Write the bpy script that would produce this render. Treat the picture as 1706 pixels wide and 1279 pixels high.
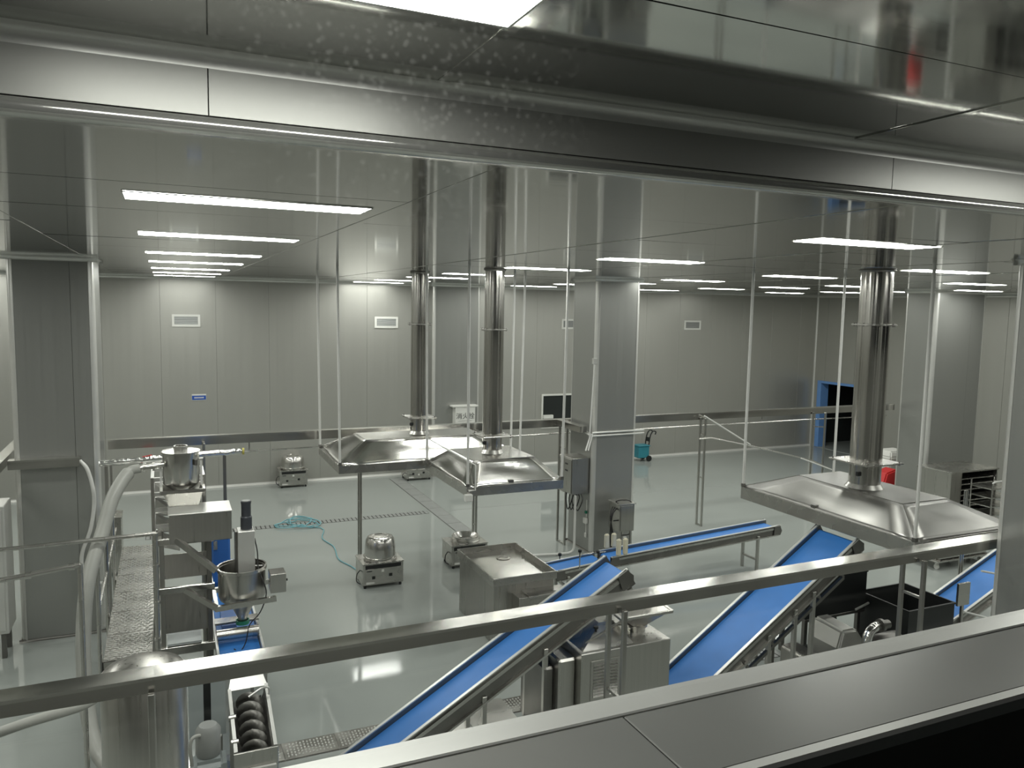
import bpy, math, random
from mathutils import Vector, Matrix
from math import sin, cos, pi, radians

for o in list(bpy.data.objects):
    bpy.data.objects.remove(o)
random.seed(7)
SC = bpy.context.scene
COL = SC.collection

# ------------------------------------------------------------------ camera
CAMH = 4.4
FPX = 1306.6
yaw, pitch, roll = 0.4184, 0.099, 0.0189
fw = Vector((sin(yaw) * cos(pitch), cos(yaw) * cos(pitch), -sin(pitch)))
r0 = Vector((cos(yaw), -sin(yaw), 0)); u0 = r0.cross(fw)
rt = r0 * cos(roll) + u0 * sin(roll); up = -r0 * sin(roll) + u0 * cos(roll)
cam_d = bpy.data.cameras.new('camera'); cam = bpy.data.objects.new('camera', cam_d); COL.objects.link(cam)
cam_d.sensor_fit = 'HORIZONTAL'; cam_d.sensor_width = 36.0; cam_d.lens = FPX * 36.0 / 1706.0
cam_d.clip_start = 0.02; cam_d.clip_end = 200
M = Matrix((rt, up, -fw)).transposed().to_4x4(); M.translation = (0, 0, CAMH)
cam.matrix_world = M
SC.camera = cam

# ------------------------------------------------------------------ world, exposure
W = bpy.data.worlds.new('world'); SC.world = W; W.use_nodes = True
W.node_tree.nodes['Background'].inputs[0].default_value = (0.55, 0.58, 0.56, 1)
W.node_tree.nodes['Background'].inputs[1].default_value = 0.015
SC.view_settings.view_transform = 'Standard'; SC.view_settings.look = 'None'
SC.view_settings.gamma = 1.0; SC.view_settings.use_curve_mapping = False
SC.view_settings.exposure = 0.0
LAMP = 34.0          # radiance of every LED panel in the hall

# ------------------------------------------------------------------ materials
def mat(name, color, metal=0.0, rough=0.5, var=0.0, vscale=(4, 4, 4), bump=0.0, bscale=(40, 40, 40),
        rvar=0.0, spec=0.5, coat=0.0, emit=None, estr=0.0):
    m = bpy.data.materials.new(name); m.use_nodes = True
    nt = m.node_tree; N = nt.nodes; L = nt.links
    b = N['Principled BSDF']
    b.inputs['Base Color'].default_value = (*color, 1); b.inputs['Metallic'].default_value = metal
    b.inputs['Roughness'].default_value = rough; b.inputs['Specular IOR Level'].default_value = spec
    b.inputs['Coat Weight'].default_value = coat
    tc = N.new('ShaderNodeTexCoord')
    def noise(sc, det=1.5):
        mp = N.new('ShaderNodeMapping'); mp.inputs['Scale'].default_value = sc
        L.new(tc.outputs['Object'], mp.inputs['Vector'])
        n = N.new('ShaderNodeTexNoise'); n.inputs['Scale'].default_value = 1.0; n.inputs['Detail'].default_value = det
        L.new(mp.outputs[0], n.inputs['Vector']); return n
    if var or rvar:
        n = noise(vscale)
        if var:
            rp = N.new('ShaderNodeValToRGB')
            rp.color_ramp.elements[0].position = 0.3; rp.color_ramp.elements[1].position = 0.7
            rp.color_ramp.elements[0].color = (*[c * (1 - var) for c in color], 1)
            rp.color_ramp.elements[1].color = (*[min(1, c * (1 + var)) for c in color], 1)
            L.new(n.outputs['Fac'], rp.inputs['Fac']); L.new(rp.outputs[0], b.inputs['Base Color'])
        if rvar:
            mr = N.new('ShaderNodeMapRange'); mr.inputs['From Min'].default_value = 0.3; mr.inputs['From Max'].default_value = 0.7
            mr.inputs['To Min'].default_value = max(0.02, rough - rvar); mr.inputs['To Max'].default_value = rough + rvar
            L.new(n.outputs['Fac'], mr.inputs['Value']); L.new(mr.outputs[0], b.inputs['Roughness'])
    if bump:
        n2 = noise(bscale, 2.0)
        bp = N.new('ShaderNodeBump'); bp.inputs['Strength'].default_value = bump; bp.inputs['Distance'].default_value = 0.01
        L.new(n2.outputs['Fac'], bp.inputs['Height']); L.new(bp.outputs[0], b.inputs['Normal'])
    if emit:
        b.inputs['Emission Color'].default_value = (*emit, 1); b.inputs['Emission Strength'].default_value = estr
    return m

MT = {}
MT['wall'] = mat('panel_steel_wall', (0.475, 0.472, 0.437), 0.55, 0.36, 0.015, (20, 20, 0.2), 0.012, (90, 90, 0.5), 0.02)
MT['column'] = mat('panel_steel_column', (0.37, 0.375, 0.355), 0.6, 0.33, 0.015, (40, 40, 0.2), 0.012, (90, 90, 0.5), 0.02)
MT['ceil'] = mat('panel_steel_ceiling', (0.47, 0.475, 0.445), 0.85, 0.07, 0.03, (0.3, 12, 1), 0.004, (0.5, 40, 1), 0.02)
MT['fascia'] = mat('fascia_steel', (0.34, 0.34, 0.32), 0.45, 0.42, 0.02, (0.5, 20, 20), 0.0)
MT['edge'] = mat('polished_edge_trim', (0.55, 0.55, 0.52), 0.75, 0.15, 0.03, (3, 3, 3))
MT['lid'] = mat('tray_steel_lit_top', (0.78, 0.77, 0.73), 1.0, 0.17, 0.04, (1.5, 6, 6), 0.03, (3, 8, 8), 0.04)  # lighter copy of the tray steel, lamp brightness on top put into its colour
MT['seam'] = mat('dark_joint', (0.06, 0.06, 0.055), 0.0, 0.7, 0.1, (9, 9, 9))
MT['trim'] = mat('aluminium_trim', (0.68, 0.68, 0.65), 0.55, 0.33, 0.04, (3, 3, 3))
MT['floor'] = mat('epoxy_floor', (0.33, 0.355, 0.337), 0.0, 0.065, 0.04, (0.5, 0.5, 1), 0.08, (2.2, 2.2, 1), 0.03, spec=0.5)
MT['base'] = mat('baseboard_white', (0.60, 0.60, 0.57), 0.2, 0.4, 0.04, (3, 3, 3))
MT['steel'] = mat('stainless_steel', (0.56, 0.55, 0.52), 1.0, 0.27, 0.05, (3, 3, 3), 0.0, (9, 9, 9), 0.05)
MT['steel_v'] = mat('stainless_brushed', (0.50, 0.49, 0.46), 1.0, 0.32, 0.05, (40, 40, 1.0), 0.0, (150, 150, 2), 0.05)
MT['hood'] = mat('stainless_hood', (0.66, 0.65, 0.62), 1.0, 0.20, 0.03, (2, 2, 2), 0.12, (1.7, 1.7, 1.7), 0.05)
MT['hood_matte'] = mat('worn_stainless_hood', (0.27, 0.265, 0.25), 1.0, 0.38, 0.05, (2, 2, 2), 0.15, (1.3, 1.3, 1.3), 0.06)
MT['duct'] = mat('stainless_duct', (0.50, 0.49, 0.46), 1.0, 0.16, 0.10, (2, 2, 1.0), 0.04, (5, 5, 3), 0.05)
MT['tray'] = mat('cable_tray_steel', (0.60, 0.585, 0.55), 1.0, 0.20, 0.05, (1.5, 6, 6), 0.03, (3, 8, 8), 0.05)
MT['darksteel'] = mat('dark_steel', (0.22, 0.215, 0.20), 0.9, 0.4, 0.1, (5, 5, 5))
MT['rod'] = mat('white_rod', (0.72, 0.72, 0.69), 0.1, 0.4, 0.03, (4, 4, 4))
MT['white'] = mat('white_plastic', (0.72, 0.72, 0.68), 0.0, 0.45, 0.03, (5, 5, 5))
MT['cream'] = mat('cream_plastic', (0.70, 0.66, 0.52), 0.0, 0.45, 0.03, (5, 5, 5))
MT['grey'] = mat('grey_paint', (0.30, 0.31, 0.30), 0.1, 0.45, 0.06, (5, 5, 5))
MT['greyglass'] = mat('grey_enamel', (0.36, 0.40, 0.40), 0.0, 0.35, 0.05, (4, 4, 4))
MT['belt'] = mat('blue_belt', (0.040, 0.195, 0.56), 0.0, 0.42, 0.04, (6, 6, 6))
MT['bluebin'] = mat('blue_plastic', (0.04, 0.16, 0.50), 0.0, 0.4, 0.04, (4, 4, 4))
MT['bluedoor'] = mat('blue_door_paint', (0.16, 0.33, 0.68), 0.0, 0.4, 0.04, (4, 4, 4))
MT['bluesign'] = mat('blue_sign', (0.03, 0.10, 0.42), 0.0, 0.4, 0.02, (4, 4, 4))
MT['black'] = mat('black_plastic', (0.012, 0.014, 0.014), 0.0, 0.45, 0.1, (5, 5, 5))
MT['void'] = mat('unlit_room', (0.012, 0.016, 0.015), 0.0, 0.8, 0.1, (2, 2, 2))
MT['motor'] = mat('motor_grey_blue', (0.06, 0.065, 0.075), 0.2, 0.4, 0.08, (6, 6, 6))
MT['cable'] = mat('black_cable', (0.02, 0.02, 0.02), 0.0, 0.5, 0.05, (9, 9, 9))
MT['hose'] = mat('grey_hose', (0.40, 0.405, 0.375), 0.0, 0.4, 0.05, (6, 6, 6), 0.15, (60, 60, 60))
MT['teal'] = mat('teal_hose', (0.20, 0.46, 0.52), 0.0, 0.35, 0.05, (6, 6, 6))
MT['tealbox'] = mat('teal_plastic', (0.03, 0.22, 0.28), 0.0, 0.4, 0.05, (6, 6, 6))
MT['foil'] = mat('foil_wrap', (0.78, 0.78, 0.76), 1.0, 0.20, 0.05, (6, 6, 6), 1.0, (22, 22, 22))
MT['red'] = mat('red_plastic', (0.55, 0.03, 0.03), 0.0, 0.4, 0.05, (6, 6, 6))
MT['green'] = mat('green_plastic', (0.02, 0.20, 0.12), 0.0, 0.4, 0.05, (6, 6, 6))
MT['yellow'] = mat('yellow_cap', (0.5, 0.45, 0.1), 0.0, 0.4, 0.05, (6, 6, 6))
MT['ink'] = mat('dark_print', (0.05, 0.05, 0.05), 0.0, 0.5, 0.02, (6, 6, 6))
MT['lamp'] = mat('led_diffuser', (0.8, 0.8, 0.8), 0.0, 0.5, emit=(1.0, 1.0, 0.955), estr=LAMP)
MT['lamp'].cycles.emission_sampling = 'FRONT_BACK'
MT['sill'] = mat('sill_steel', (0.25, 0.25, 0.237), 0.6, 0.34, 0.05, (3, 3, 3))

# dusty window glass: clear pane, weak mirror, specks of dust
def glass_mat():
    m = bpy.data.materials.new('dusty_glass'); m.use_nodes = True
    nt = m.node_tree; N = nt.nodes; L = nt.links; N.clear()
    out = N.new('ShaderNodeOutputMaterial'); tr = N.new('ShaderNodeBsdfTransparent'); tr.inputs[0].default_value = (0.97, 0.98, 0.97, 1)
    gl = N.new('ShaderNodeBsdfGlossy'); gl.inputs['Roughness'].default_value = 0.0
    mx = N.new('ShaderNodeMixShader'); mx.inputs[0].default_value = 0.025; L.new(tr.outputs[0], mx.inputs[1]); L.new(gl.outputs[0], mx.inputs[2])
    du = N.new('ShaderNodeBsdfTranslucent'); du.inputs[0].default_value = (0.8, 0.8, 0.76, 1)
    tc = N.new('ShaderNodeTexCoord')
    n1 = N.new('ShaderNodeTexVoronoi'); n1.inputs['Scale'].default_value = 60.0
    geo = N.new('ShaderNodeNewGeometry')
    ds = N.new('ShaderNodeVectorMath'); ds.operation = 'DISTANCE'; ds.inputs[1].default_value = (0.36, 1.30, 4.80)   # dust masked to the area where lamp scatter makes it show
    L.new(geo.outputs['Position'], ds.inputs[0])
    L.new(tc.outputs['Object'], n1.inputs['Vector'])
    r1 = N.new('ShaderNodeMapRange'); r1.inputs[1].default_value = 0.36; r1.inputs[2].default_value = 0.05; r1.inputs[3].default_value = 0.0; r1.inputs[4].default_value = 0.022
    r2 = N.new('ShaderNodeMapRange'); r2.inputs[1].default_value = 0.42; r2.inputs[2].default_value = 0.10; r2.inputs[3].default_value = 0.0; r2.inputs[4].default_value = 1.0
    L.new(n1.outputs['Distance'], r1.inputs[0]); L.new(ds.outputs['Value'], r2.inputs[0])
    mul = N.new('ShaderNodeMath'); mul.operation = 'MULTIPLY'; L.new(r1.outputs[0], mul.inputs[0]); L.new(r2.outputs[0], mul.inputs[1])
    add = N.new('ShaderNodeMath'); add.operation = 'ADD'; L.new(mul.outputs[0], add.inputs[0]); add.inputs[1].default_value = 0.0
    mx2 = N.new('ShaderNodeMixShader'); L.new(add.outputs[0], mx2.inputs[0]); L.new(mx.outputs[0], mx2.inputs[1]); L.new(du.outputs[0], mx2.inputs[2])
    L.new(mx2.outputs[0], out.inputs[0]); return m
MT['glass'] = glass_mat()

# ------------------------------------------------------------------ mesh helpers
def wloc(o):
    p = Vector((0, 0, 0))
    while o is not None:
        p = p + o.location; o = o.parent
    return p

class MB:
    """collects faces in world coordinates; build() links them as ONE mesh object"""
    def __init__(s): s.v = []; s.f = []
    def add(s, vs, fs):
        n = len(s.v); s.v += [Vector(p) for p in vs]; s.f += [[i + n for i in f] for f in fs]; return s
    def box(s, x0, x1, y0, y1, z0, z1):
        return s.add([(x0, y0, z0), (x1, y0, z0), (x1, y1, z0), (x0, y1, z0), (x0, y0, z1), (x1, y0, z1), (x1, y1, z1), (x0, y1, z1)],
                     [(0, 3, 2, 1), (4, 5, 6, 7), (0, 1, 5, 4), (1, 2, 6, 5), (2, 3, 7, 6), (3, 0, 4, 7)])
    def loft(s, rings, cap=True):
        n = len(rings[0]); vs = [p for r in rings for p in r]; fs = []
        for k in range(len(rings) - 1):
            for i in range(n):
                j = (i + 1) % n; fs.append((k * n + i, k * n + j, (k + 1) * n + j, (k + 1) * n + i))
        if cap:
            fs.append(tuple(range(n))[::-1]); fs.append(tuple((len(rings) - 1) * n + i for i in range(n)))
        return s.add(vs, fs)
    def bar(s, p, q, w, h, ref=(0, 0, 1)):
        p, q = Vector(p), Vector(q); d = (q - p).normalized(); r = Vector(ref)
        if abs(d.dot(r)) > 0.98: r = Vector((0, 1, 0))
        a = d.cross(r).normalized(); b = a.cross(d).normalized()
        c = [a * (-w / 2) + b * (-h / 2), a * (w / 2) + b * (-h / 2), a * (w / 2) + b * (h / 2), a * (-w / 2) + b * (h / 2)]
        return s.loft([[p + k for k in c], [q + k for k in c]])
    def tube(s, pts, r, n=10, cap=True):
        pts = [Vector(p) for p in pts]; rings = []; ref = None
        for i, p in enumerate(pts):
            d = (pts[min(i + 1, len(pts) - 1)] - pts[max(i - 1, 0)]).normalized()
            if ref is None:
                ref = Vector((0, 0, 1)) if abs(d.z) < 0.9 else Vector((1, 0, 0))
            a = (ref - d * ref.dot(d)).normalized(); ref = a; b = d.cross(a)
            rr = r[i] if isinstance(r, (list, tuple)) else r
            rings.append([p + (a * cos(2 * pi * k / n) + b * sin(2 * pi * k / n)) * rr for k in range(n)])
        return s.loft(rings, cap)
    def lathe(s, prof, c, n=28, axis='z', close=False):
        c = Vector(c); rings = []
        for (r, h) in prof:
            ring = []
            for k in range(n):
                a = 2 * pi * k / n; x, y = r * cos(a), r * sin(a)
                ring.append(c + (Vector((x, y, h)) if axis == 'z' else Vector((h, x, y)) if axis == 'x' else Vector((y, h, x))))
            rings.append(ring)
        if close:
            rings.append(rings[0]); return s.loft(rings, False)
        return s.loft(rings, True)
    def prism(s, poly, vec):
        vec = Vector(vec); return s.loft([[Vector(p) for p in poly], [Vector(p) + vec for p in poly]])
    def build(s, name, m, parent=None, smooth=False, bev=0.0, origin=None, seg=1):
        lo = Vector((min(p.x for p in s.v), min(p.y for p in s.v), min(p.z for p in s.v)))
        hi = Vector((max(p.x for p in s.v), max(p.y for p in s.v), max(p.z for p in s.v)))
        org = Vector(origin) if origin else Vector(((lo.x + hi.x) / 2, (lo.y + hi.y) / 2, lo.z if parent is None else (lo.z + hi.z) / 2))
        me = bpy.data.meshes.new(name); me.from_pydata([p - org for p in s.v], [], s.f)
        import bmesh
        bm = bmesh.new(); bm.from_mesh(me); bmesh.ops.recalc_face_normals(bm, faces=bm.faces[:])
        if bev:
            es = [e for e in bm.edges if len(e.link_faces) == 2 and e.calc_face_angle(0) > 0.5]
            try: bmesh.ops.bevel(bm, geom=es, offset=bev, segments=seg, affect='EDGES', clamp_overlap=True)
            except Exception: pass
        bm.to_mesh(me); bm.free()
        if smooth:
            me.polygons.foreach_set('use_smooth', [True] * len(me.polygons)); me.set_sharp_from_angle(angle=0.65)
        me.materials.append(MT[m] if isinstance(m, str) else m)
        o = bpy.data.objects.new(name, me); COL.objects.link(o)
        o.parent = parent; o.location = org - (wloc(parent) if parent else Vector((0, 0, 0)))
        return o

def bez(p0, p1, p2, p3, n=12):
    p0, p1, p2, p3 = map(Vector, (p0, p1, p2, p3))
    return [(p0 * (1 - t) ** 3 + p1 * 3 * t * (1 - t) ** 2 + p2 * 3 * t * t * (1 - t) + p3 * t ** 3) for t in [i / n for i in range(n + 1)]]
def spline(pts, n=8):
    P = [Vector(p) for p in pts]; P = [P[0] * 2 - P[1]] + P + [P[-1] * 2 - P[-2]]; out = []
    for i in range(1, len(P) - 2):
        for k in range(n):
            t = k / n; a, b, c, d = P[i - 1:i + 3]
            out.append(0.5 * ((2 * b) + (c - a) * t + (2 * a - 5 * b + 4 * c - d) * t * t + (3 * b - a - 3 * c + d) * t ** 3))
    out.append(P[-2]); return out
def box(name, m, parent, x0, x1, y0, y1, z0, z1, bev=0.0):
    return MB().box(x0, x1, y0, y1, z0, z1).build(name, m, parent, bev=bev)
def tag(o, label, cat=None, group=None, kind=None):
    o['label'] = label
    if cat: o['category'] = cat
    if group: o['group'] = group
    if kind: o['kind'] = kind
    return o
def thing(name, label, cat, loc, group=None):
    o = bpy.data.objects.new(name, None); COL.objects.link(o); o.location = loc; o.empty_display_size = 0.1
    return tag(o, label, cat, group)
def struct(o, label=None):
    o['kind'] = 'structure'
    if label: o['label'] = label
    return o
def sroot(name, loc=(0, 0, 0), label=None):
    o = bpy.data.objects.new(name, None); COL.objects.link(o); o.location = loc; return struct(o, label)
def copy_to(o, parent, dloc=(0, 0, 0)):
    c = o.copy(); COL.objects.link(c); c.parent = parent; c.location = o.location + Vector(dloc); return c
def dup(root, loc, label=None):
    r = root.copy(); COL.objects.link(r); r.location = loc
    if label: r['label'] = label
    for ch in list(root.children):
        c = ch.copy(); COL.objects.link(c); c.parent = r
        for g in list(ch.children):
            d = g.copy(); COL.objects.link(d); d.parent = c
    return r

# ================================================================== STRUCTURE
XL, XR, YB, YW = -6.0, 19.5, 19.45, 1.29
ZC, ZN, YF = 4.905, 5.15, 2.63
fl_ = struct(box('floor', 'floor', None, XL - .2, XR + .2, YW - .1, YB + .2, -0.12, 0.0), 'grey green glossy epoxy floor of the hall')
for a, b, y in ((5.5, 19.4, 15.62), (-5.9, -.5, 15.62), (7.3, 19.4, 7.55)): box('floor_joint', 'grey', fl_, a, b, y - .008, y + .008, -.001, .0012)

# back wall: backing plus panels with open joints
wb = struct(box('wall_back', 'seam', None, XL, XR + .1, YB + .012, YB + .12, 0, ZN), 'grey metal panel wall at the far end of the hall')
PW = 1.18
x = XL + 0.03; first = None
while x < XR - 0.01:
    w = min(PW, XR - x)
    if abs(w - PW) < 1e-6 and first:
        c = copy_to(first, wb); c.location.x = x + w / 2 - wloc(wb).x
    else:
        p = box('wall_panel', 'wall', wb, x + .0015, x + w - .0015, YB, YB + .03, 0, ZC, bev=0.002)
        if not first: first = p
    x += PW
# right wall with the door opening
wr = struct(box('wall_right', 'seam', None, XR + .012, XR + .1, YW, YB, 2.16, ZN), 'grey metal panel wall on the right of the hall')
DY0, DY1, DZ = 17.55, 19.25, 2.10
ys = [YW + k * PW for k in range(40)]
for k, y0 in enumerate(ys):
    y1 = min(y0 + PW, YB)
    if y0 >= YB - .02: break
    if y1 > DY0 and y0 < DY1:
        a, b = max(y0, YW), y1
        box('wall_panel', 'wall', wr, XR, XR + .03, a + .003, b - .003, DZ + .06, ZC)
        if a < DY0 - .02: box('wall_panel', 'wall', wr, XR, XR + .03, a + .003, DY0 - .003, 0, DZ + .06)
        if b > DY1 + .02: box('wall_panel', 'wall', wr, XR, XR + .03, DY1 + .003, b - .003, 0, DZ + .06)
    else:
        box('wall_panel', 'wall', wr, XR, XR + .03, y0 + .003, y1 - .003, 0, ZC)
# left wall (outside the frame, seen in reflections)
wl = struct(box('wall_left', 'seam', None, XL - .1, XL - .012, YW, YB, 0, ZN), 'grey metal panel wall on the left of the hall')
for y0 in ys:
    if y0 >= YB - .02: break
    box('wall_panel', 'wall', wl, XL - .03, XL, y0 + .003, min(y0 + PW, YB) - .003, 0, ZC)

# lower ceiling
cl = struct(box('ceiling', 'seam', None, XL, XR, YF + .05, YB, ZC + .012, ZC + .06), 'mirror like grey metal panel ceiling of the hall')
CX0, CW, CD = -4.97, 2.04, 1.17
proto = None
xs = [CX0 + k * CW for k in range(-1, 13)]
for x0 in xs:
    a, b = max(x0, XL), min(x0 + CW, XR)
    if b - a < .05: continue
    y0 = YF + .05
    while y0 < YB - .02:
        y1 = min(y0 + CD, YB)
        full = abs(b - a - CW) < 1e-6 and abs(y1 - y0 - CD) < 1e-6
        if full and proto:
            p = copy_to(proto, cl); p.location.x = (a + b) / 2 - wloc(cl).x; p.location.y = (y0 + y1) / 2 - wloc(cl).y
        else:
            p = box('ceiling_panel', 'ceil', cl, a + .003, b - .003, y0 + .003, y1 - .003, ZC, ZC + .03)
            if full: proto = p
        p.rotation_euler = (random.uniform(-1, 1) * 0.0012, random.uniform(-1, 1) * 0.0012, 0)
        y0 += CD
for x0 in xs[1:]:
    if XL < x0 < XR: box('joint_strip', 'ceil', cl, x0 - .022, x0 + .022, YF + .06, YB, ZC - .003, ZC + .005, bev=.001)
# higher ceiling near the window
cn = struct(box('ceiling.001', 'seam', None, XL, XR, YW - .1, YF + .06, ZN + .012, ZN + .06), 'raised strip of metal panel ceiling next to the viewing window')
xs2 = [0.88 + 1.89 * k for k in range(-4, 11)]
for x0 in xs2:
    a, b = max(x0, XL), min(x0 + 1.89, XR)
    if b - a < .05: continue
    for (y0, y1) in ((YW - .1, 1.70), (1.70, YF)):
        p = box('ceiling_panel', 'ceil', cn, a + .003, b - .003, y0 + .003, y1 - .003, ZN, ZN + .03)
        p.rotation_euler = (random.uniform(-1, 1) * 0.002, random.uniform(-1, 1) * 0.002, 0)
    if XL < x0 < XR: box('joint_strip', 'ceil', cn, x0 - .022, x0 + .022, YW - .1, YF - .04, ZN - .004, ZN + .005, bev=.001)
# fascia between the two levels, with a concave cove above and a rounded edge below
fs = struct(box('wall_fascia', 'seam', None, XL, XR, YF + .012, YF + .06, 4.955, ZN + .02), 'grey metal fascia stepping down to the lower ceiling')
for k in range(-3, 8):
    a, b = max(0.14 + 2.9 * k, XL), min(0.14 + 2.9 * (k + 1), XR)
    if b - a > .05: box('fascia_panel', 'fascia', fs, a + .002, b - .002, YF, YF + .02, 4.961, ZN - .03)
def strip(name, prof, axis, a, b, m, parent=None, label=None):
    """extruded profile; prof = (u, z) pairs, axis 'x' extrudes along x (u = y), axis 'y' along y (u = x)"""
    f = (lambda t, u, z: (t, u, z)) if axis == 'x' else (lambda t, u, z: (u, t, z))
    o = MB().prism([f(a, u, z) for u, z in prof], (b - a, 0, 0) if axis == 'x' else (0, b - a, 0)).build(name, m, parent, smooth=True)
    return struct(o, label) if parent is None else o
R = .05
def concave(cx, cz, sx, sz, r, n=6):
    """fillet filling the corner at (cx, cz); sx, sz = direction from the corner into the room"""
    ox, oz = cx + sx * r, cz + sz * r
    return [(cx, cz)] + [(ox - sx * r * sin(t), oz - sz * r * cos(t)) for t in [pi / 2 * k / n for k in range(n + 1)]]
strip('trim_1', concave(YF, ZN, -1, -1, R), 'x', XL, XR, 'trim', None, 'rounded cove under the raised ceiling')
R2 = .048
conv = [(YF + .055, 4.956), (YF + .004, 4.956)] + [(YF + .020 - .031 * cos(t), 4.933 - .031 * sin(t)) for t in [-0.85 + (pi / 2 + .85) * k / 14 for k in range(15)]] + [(YF + .055, ZC - .0025)]
strip('trim_2', conv, 'x', XL, XR, 'edge', None, 'rounded lower edge of the ceiling step')
strip('trim_3', concave(YB, ZC, -1, -1, .05), 'x', XL, XR, 'trim', None, 'cove between far wall and ceiling')
strip('trim_4', concave(XR, ZC, -1, -1, .05), 'y', YF + .06, YB, 'trim', None, 'cove between right wall and ceiling')
strip('baseboard_back', concave(YB, 0, -1, 1, .055), 'x', XL, XR, 'base', None, 'pale rounded skirting along the far wall')
strip('baseboard_right', concave(XR, 0, -1, 1, .055), 'y', YW, DY0 - .08, 'base', None, 'pale rounded skirting along the right wall')
# vertical cove in the far right corner
n = 6; r = .05
MBc = MB().prism([(XR, YB, 0)] + [(XR - r + r * sin(t), YB - r + r * cos(t), 0) for t in [pi / 2 * k / n for k in range(n + 1)]], (0, 0, ZC))
struct(MBc.build('trim_5', 'trim', None, smooth=True), 'vertical cove in the far right corner')

def column(x0, x1, y0, y1, label, seams=(), top=True):
    c = sroot('column', ((x0 + x1) / 2, (y0 + y1) / 2, 0), label)
    r = .065
    MB().box(x0 + .028, x1 - .028, y0 + .028, y1 - .028, 0, ZC).build('core', 'seam', c)
    xx = [x0 + r] + [s for s in seams] + [x1 - r]
    for a, b in zip(xx[:-1], xx[1:]):
        box('column_panel', 'column', c, a + .002, b - .002, y0, y0 + .02, 0, ZC); box('column_panel', 'column', c, a + .002, b - .002, y1 - .02, y1, 0, ZC)
    box('column_panel', 'column', c, x0, x0 + .02, y0 + r, y1 - r, 0, ZC); box('column_panel', 'column', c, x1 - .02, x1, y0 + r, y1 - r, 0, ZC)
    for sx, cx in ((-1, x0), (1, x1)):
        for sy, cy in ((-1, y0), (1, y1)):
            ox, oy = cx - sx * r, cy - sy * r; e = .004
            poly = [(ox, oy, 0)] + [(ox + sx * (r + e) * sin(t), oy + sy * (r + e) * cos(t), 0) for t in [pi / 2 * k / 6 for k in range(7)]]
            MB().prism(poly, (0, 0, ZC)).build('corner_trim', 'trim', c, smooth=True)
    if top:
        q = .05
        for (a, b, pr, ax, u, s) in ((x0 - q, x1 + q, None, 'x', y0, -1), (x0 - q, x1 + q, None, 'x', y1, 1), (y0, y1, None, 'y', x0, -1), (y0, y1, None, 'y', x1, 1)):
            strip('top_cove', concave(u, ZC, s, -1, q), ax, a, b, 'trim', c)
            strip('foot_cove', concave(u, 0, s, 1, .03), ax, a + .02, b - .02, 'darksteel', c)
    return c
column(-1.75, -0.80, 11.34, 12.29, 'square metal clad column behind the handrails at left', seams=(-1.07,))
column(6.91, 7.80, 11.95, 12.85, 'square metal clad column in the middle of the hall')
column(7.11, 8.02, 3.82, 4.735, 'near metal clad column at the right edge of the picture')
column(15.47, 17.08, 12.0, 12.80, 'wide metal clad column behind the rack cabinet', seams=(16.6,))
column(6.22, 7.50, 18.95, 19.43, 'shallow metal clad pilaster on the far wall', seams=())

# door with blue frame in the right wall
d1 = sroot('door_1', (XR, (DY0 + DY1) / 2, 0), 'open door with blue frame in the right wall')
box('jamb', 'bluedoor', d1, XR - .03, XR + .30, DY1 - .16, DY1, 0, DZ, bev=.004)
box('jamb', 'bluedoor', d1, XR - .03, XR + .12, DY0, DY0 + .12, 0, DZ, bev=.004)
box('lintel', 'bluedoor', d1, XR - .03, XR + .12, DY0, DY1, DZ, DZ + .08, bev=.004)
dr = MB(); dr.box(XR + .1, XR + 3.0, DY0 - .6, DY0 - .5, 0, 2.5); dr.box(XR + .1, XR + 3, DY1 + .4, DY1 + .5, 0, 2.5); dr.box(XR + 3, XR + 3.1, DY0 - .6, DY1 + .5, 0, 2.5); dr.box(XR + .1, XR + 3.1, DY0 - .6, DY1 + .5, 2.5, 2.6)
dr.build('dark_room', 'void', d1)
box('threshold', 'floor', d1, XR - .03, XR + 3.0, DY0 - .5, DY1 + .4, -.05, .012)

# dark window in the far wall
w1 = sroot('window_1', (10.05, YB, 1.3), 'dark window with white frame in the far wall')
fx0, fx1, fz0, fz1 = 9.55, 10.60, 1.02, 1.98
for a in ((fx0, fx1, fz1 - .05, fz1), (fx0, fx1, fz0, fz0 + .05), (fx0, fx0 + .05, fz0 + .05, fz1 - .05), (fx1 - .05, fx1, fz0 + .05, fz1 - .05)):
    box('window_frame', 'white', w1, a[0], a[1], YB - .03, YB + .01, a[2], a[3], bev=.003)
box('pane', 'void', w1, fx0 + .05, fx1 - .05, YB - .012, YB - .004, fz0 + .05, fz1 - .05)
box('roll_box', 'white', w1, fx0 + .04, fx0 + .34, YB - .10, YB - .012, 1.30, 1.40, bev=.006)

# viewing window: wall below, sill, frame rail, glass
ww = struct(box('wall_window', 'sill', None, XL, XR, 1.17, 1.33, 0, 3.56), 'low wall under the viewing window')
SZ = 3.60
sl = sroot('window_2', (2, 1.2, SZ), 'viewing window with steel sill and dusty glass')
cuts = [XL, -2.0, -0.66, 0.81, 2.28, 3.9, 5.4, 7.0, 9, 11]
for a, b in zip(cuts[:-1], cuts[1:]):
    MB().box(a + .0015, b - .0015, 1.036, 1.252, SZ - .025, SZ).build('sill_panel', 'sill', sl, bev=.002)
MB().prism([(XL, 1.008, SZ - .03), (XL, 1.008, SZ - .006), (XL, 1.013, SZ + .001), (XL, 1.034, SZ + .001), (XL, 1.034, SZ - .03)], (17, 0, 0)).build('sill_nosing', 'trim', sl)
MB().prism([(XL, 1.257, SZ - .03), (XL, 1.257, SZ - .001), (XL, 1.260, SZ + .002), (XL, 1.312, SZ + .009), (XL, 1.316, SZ + .006), (XL, 1.316, SZ - .03)], (17, 0, 0)).build('frame_rail', 'trim', sl)
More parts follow.
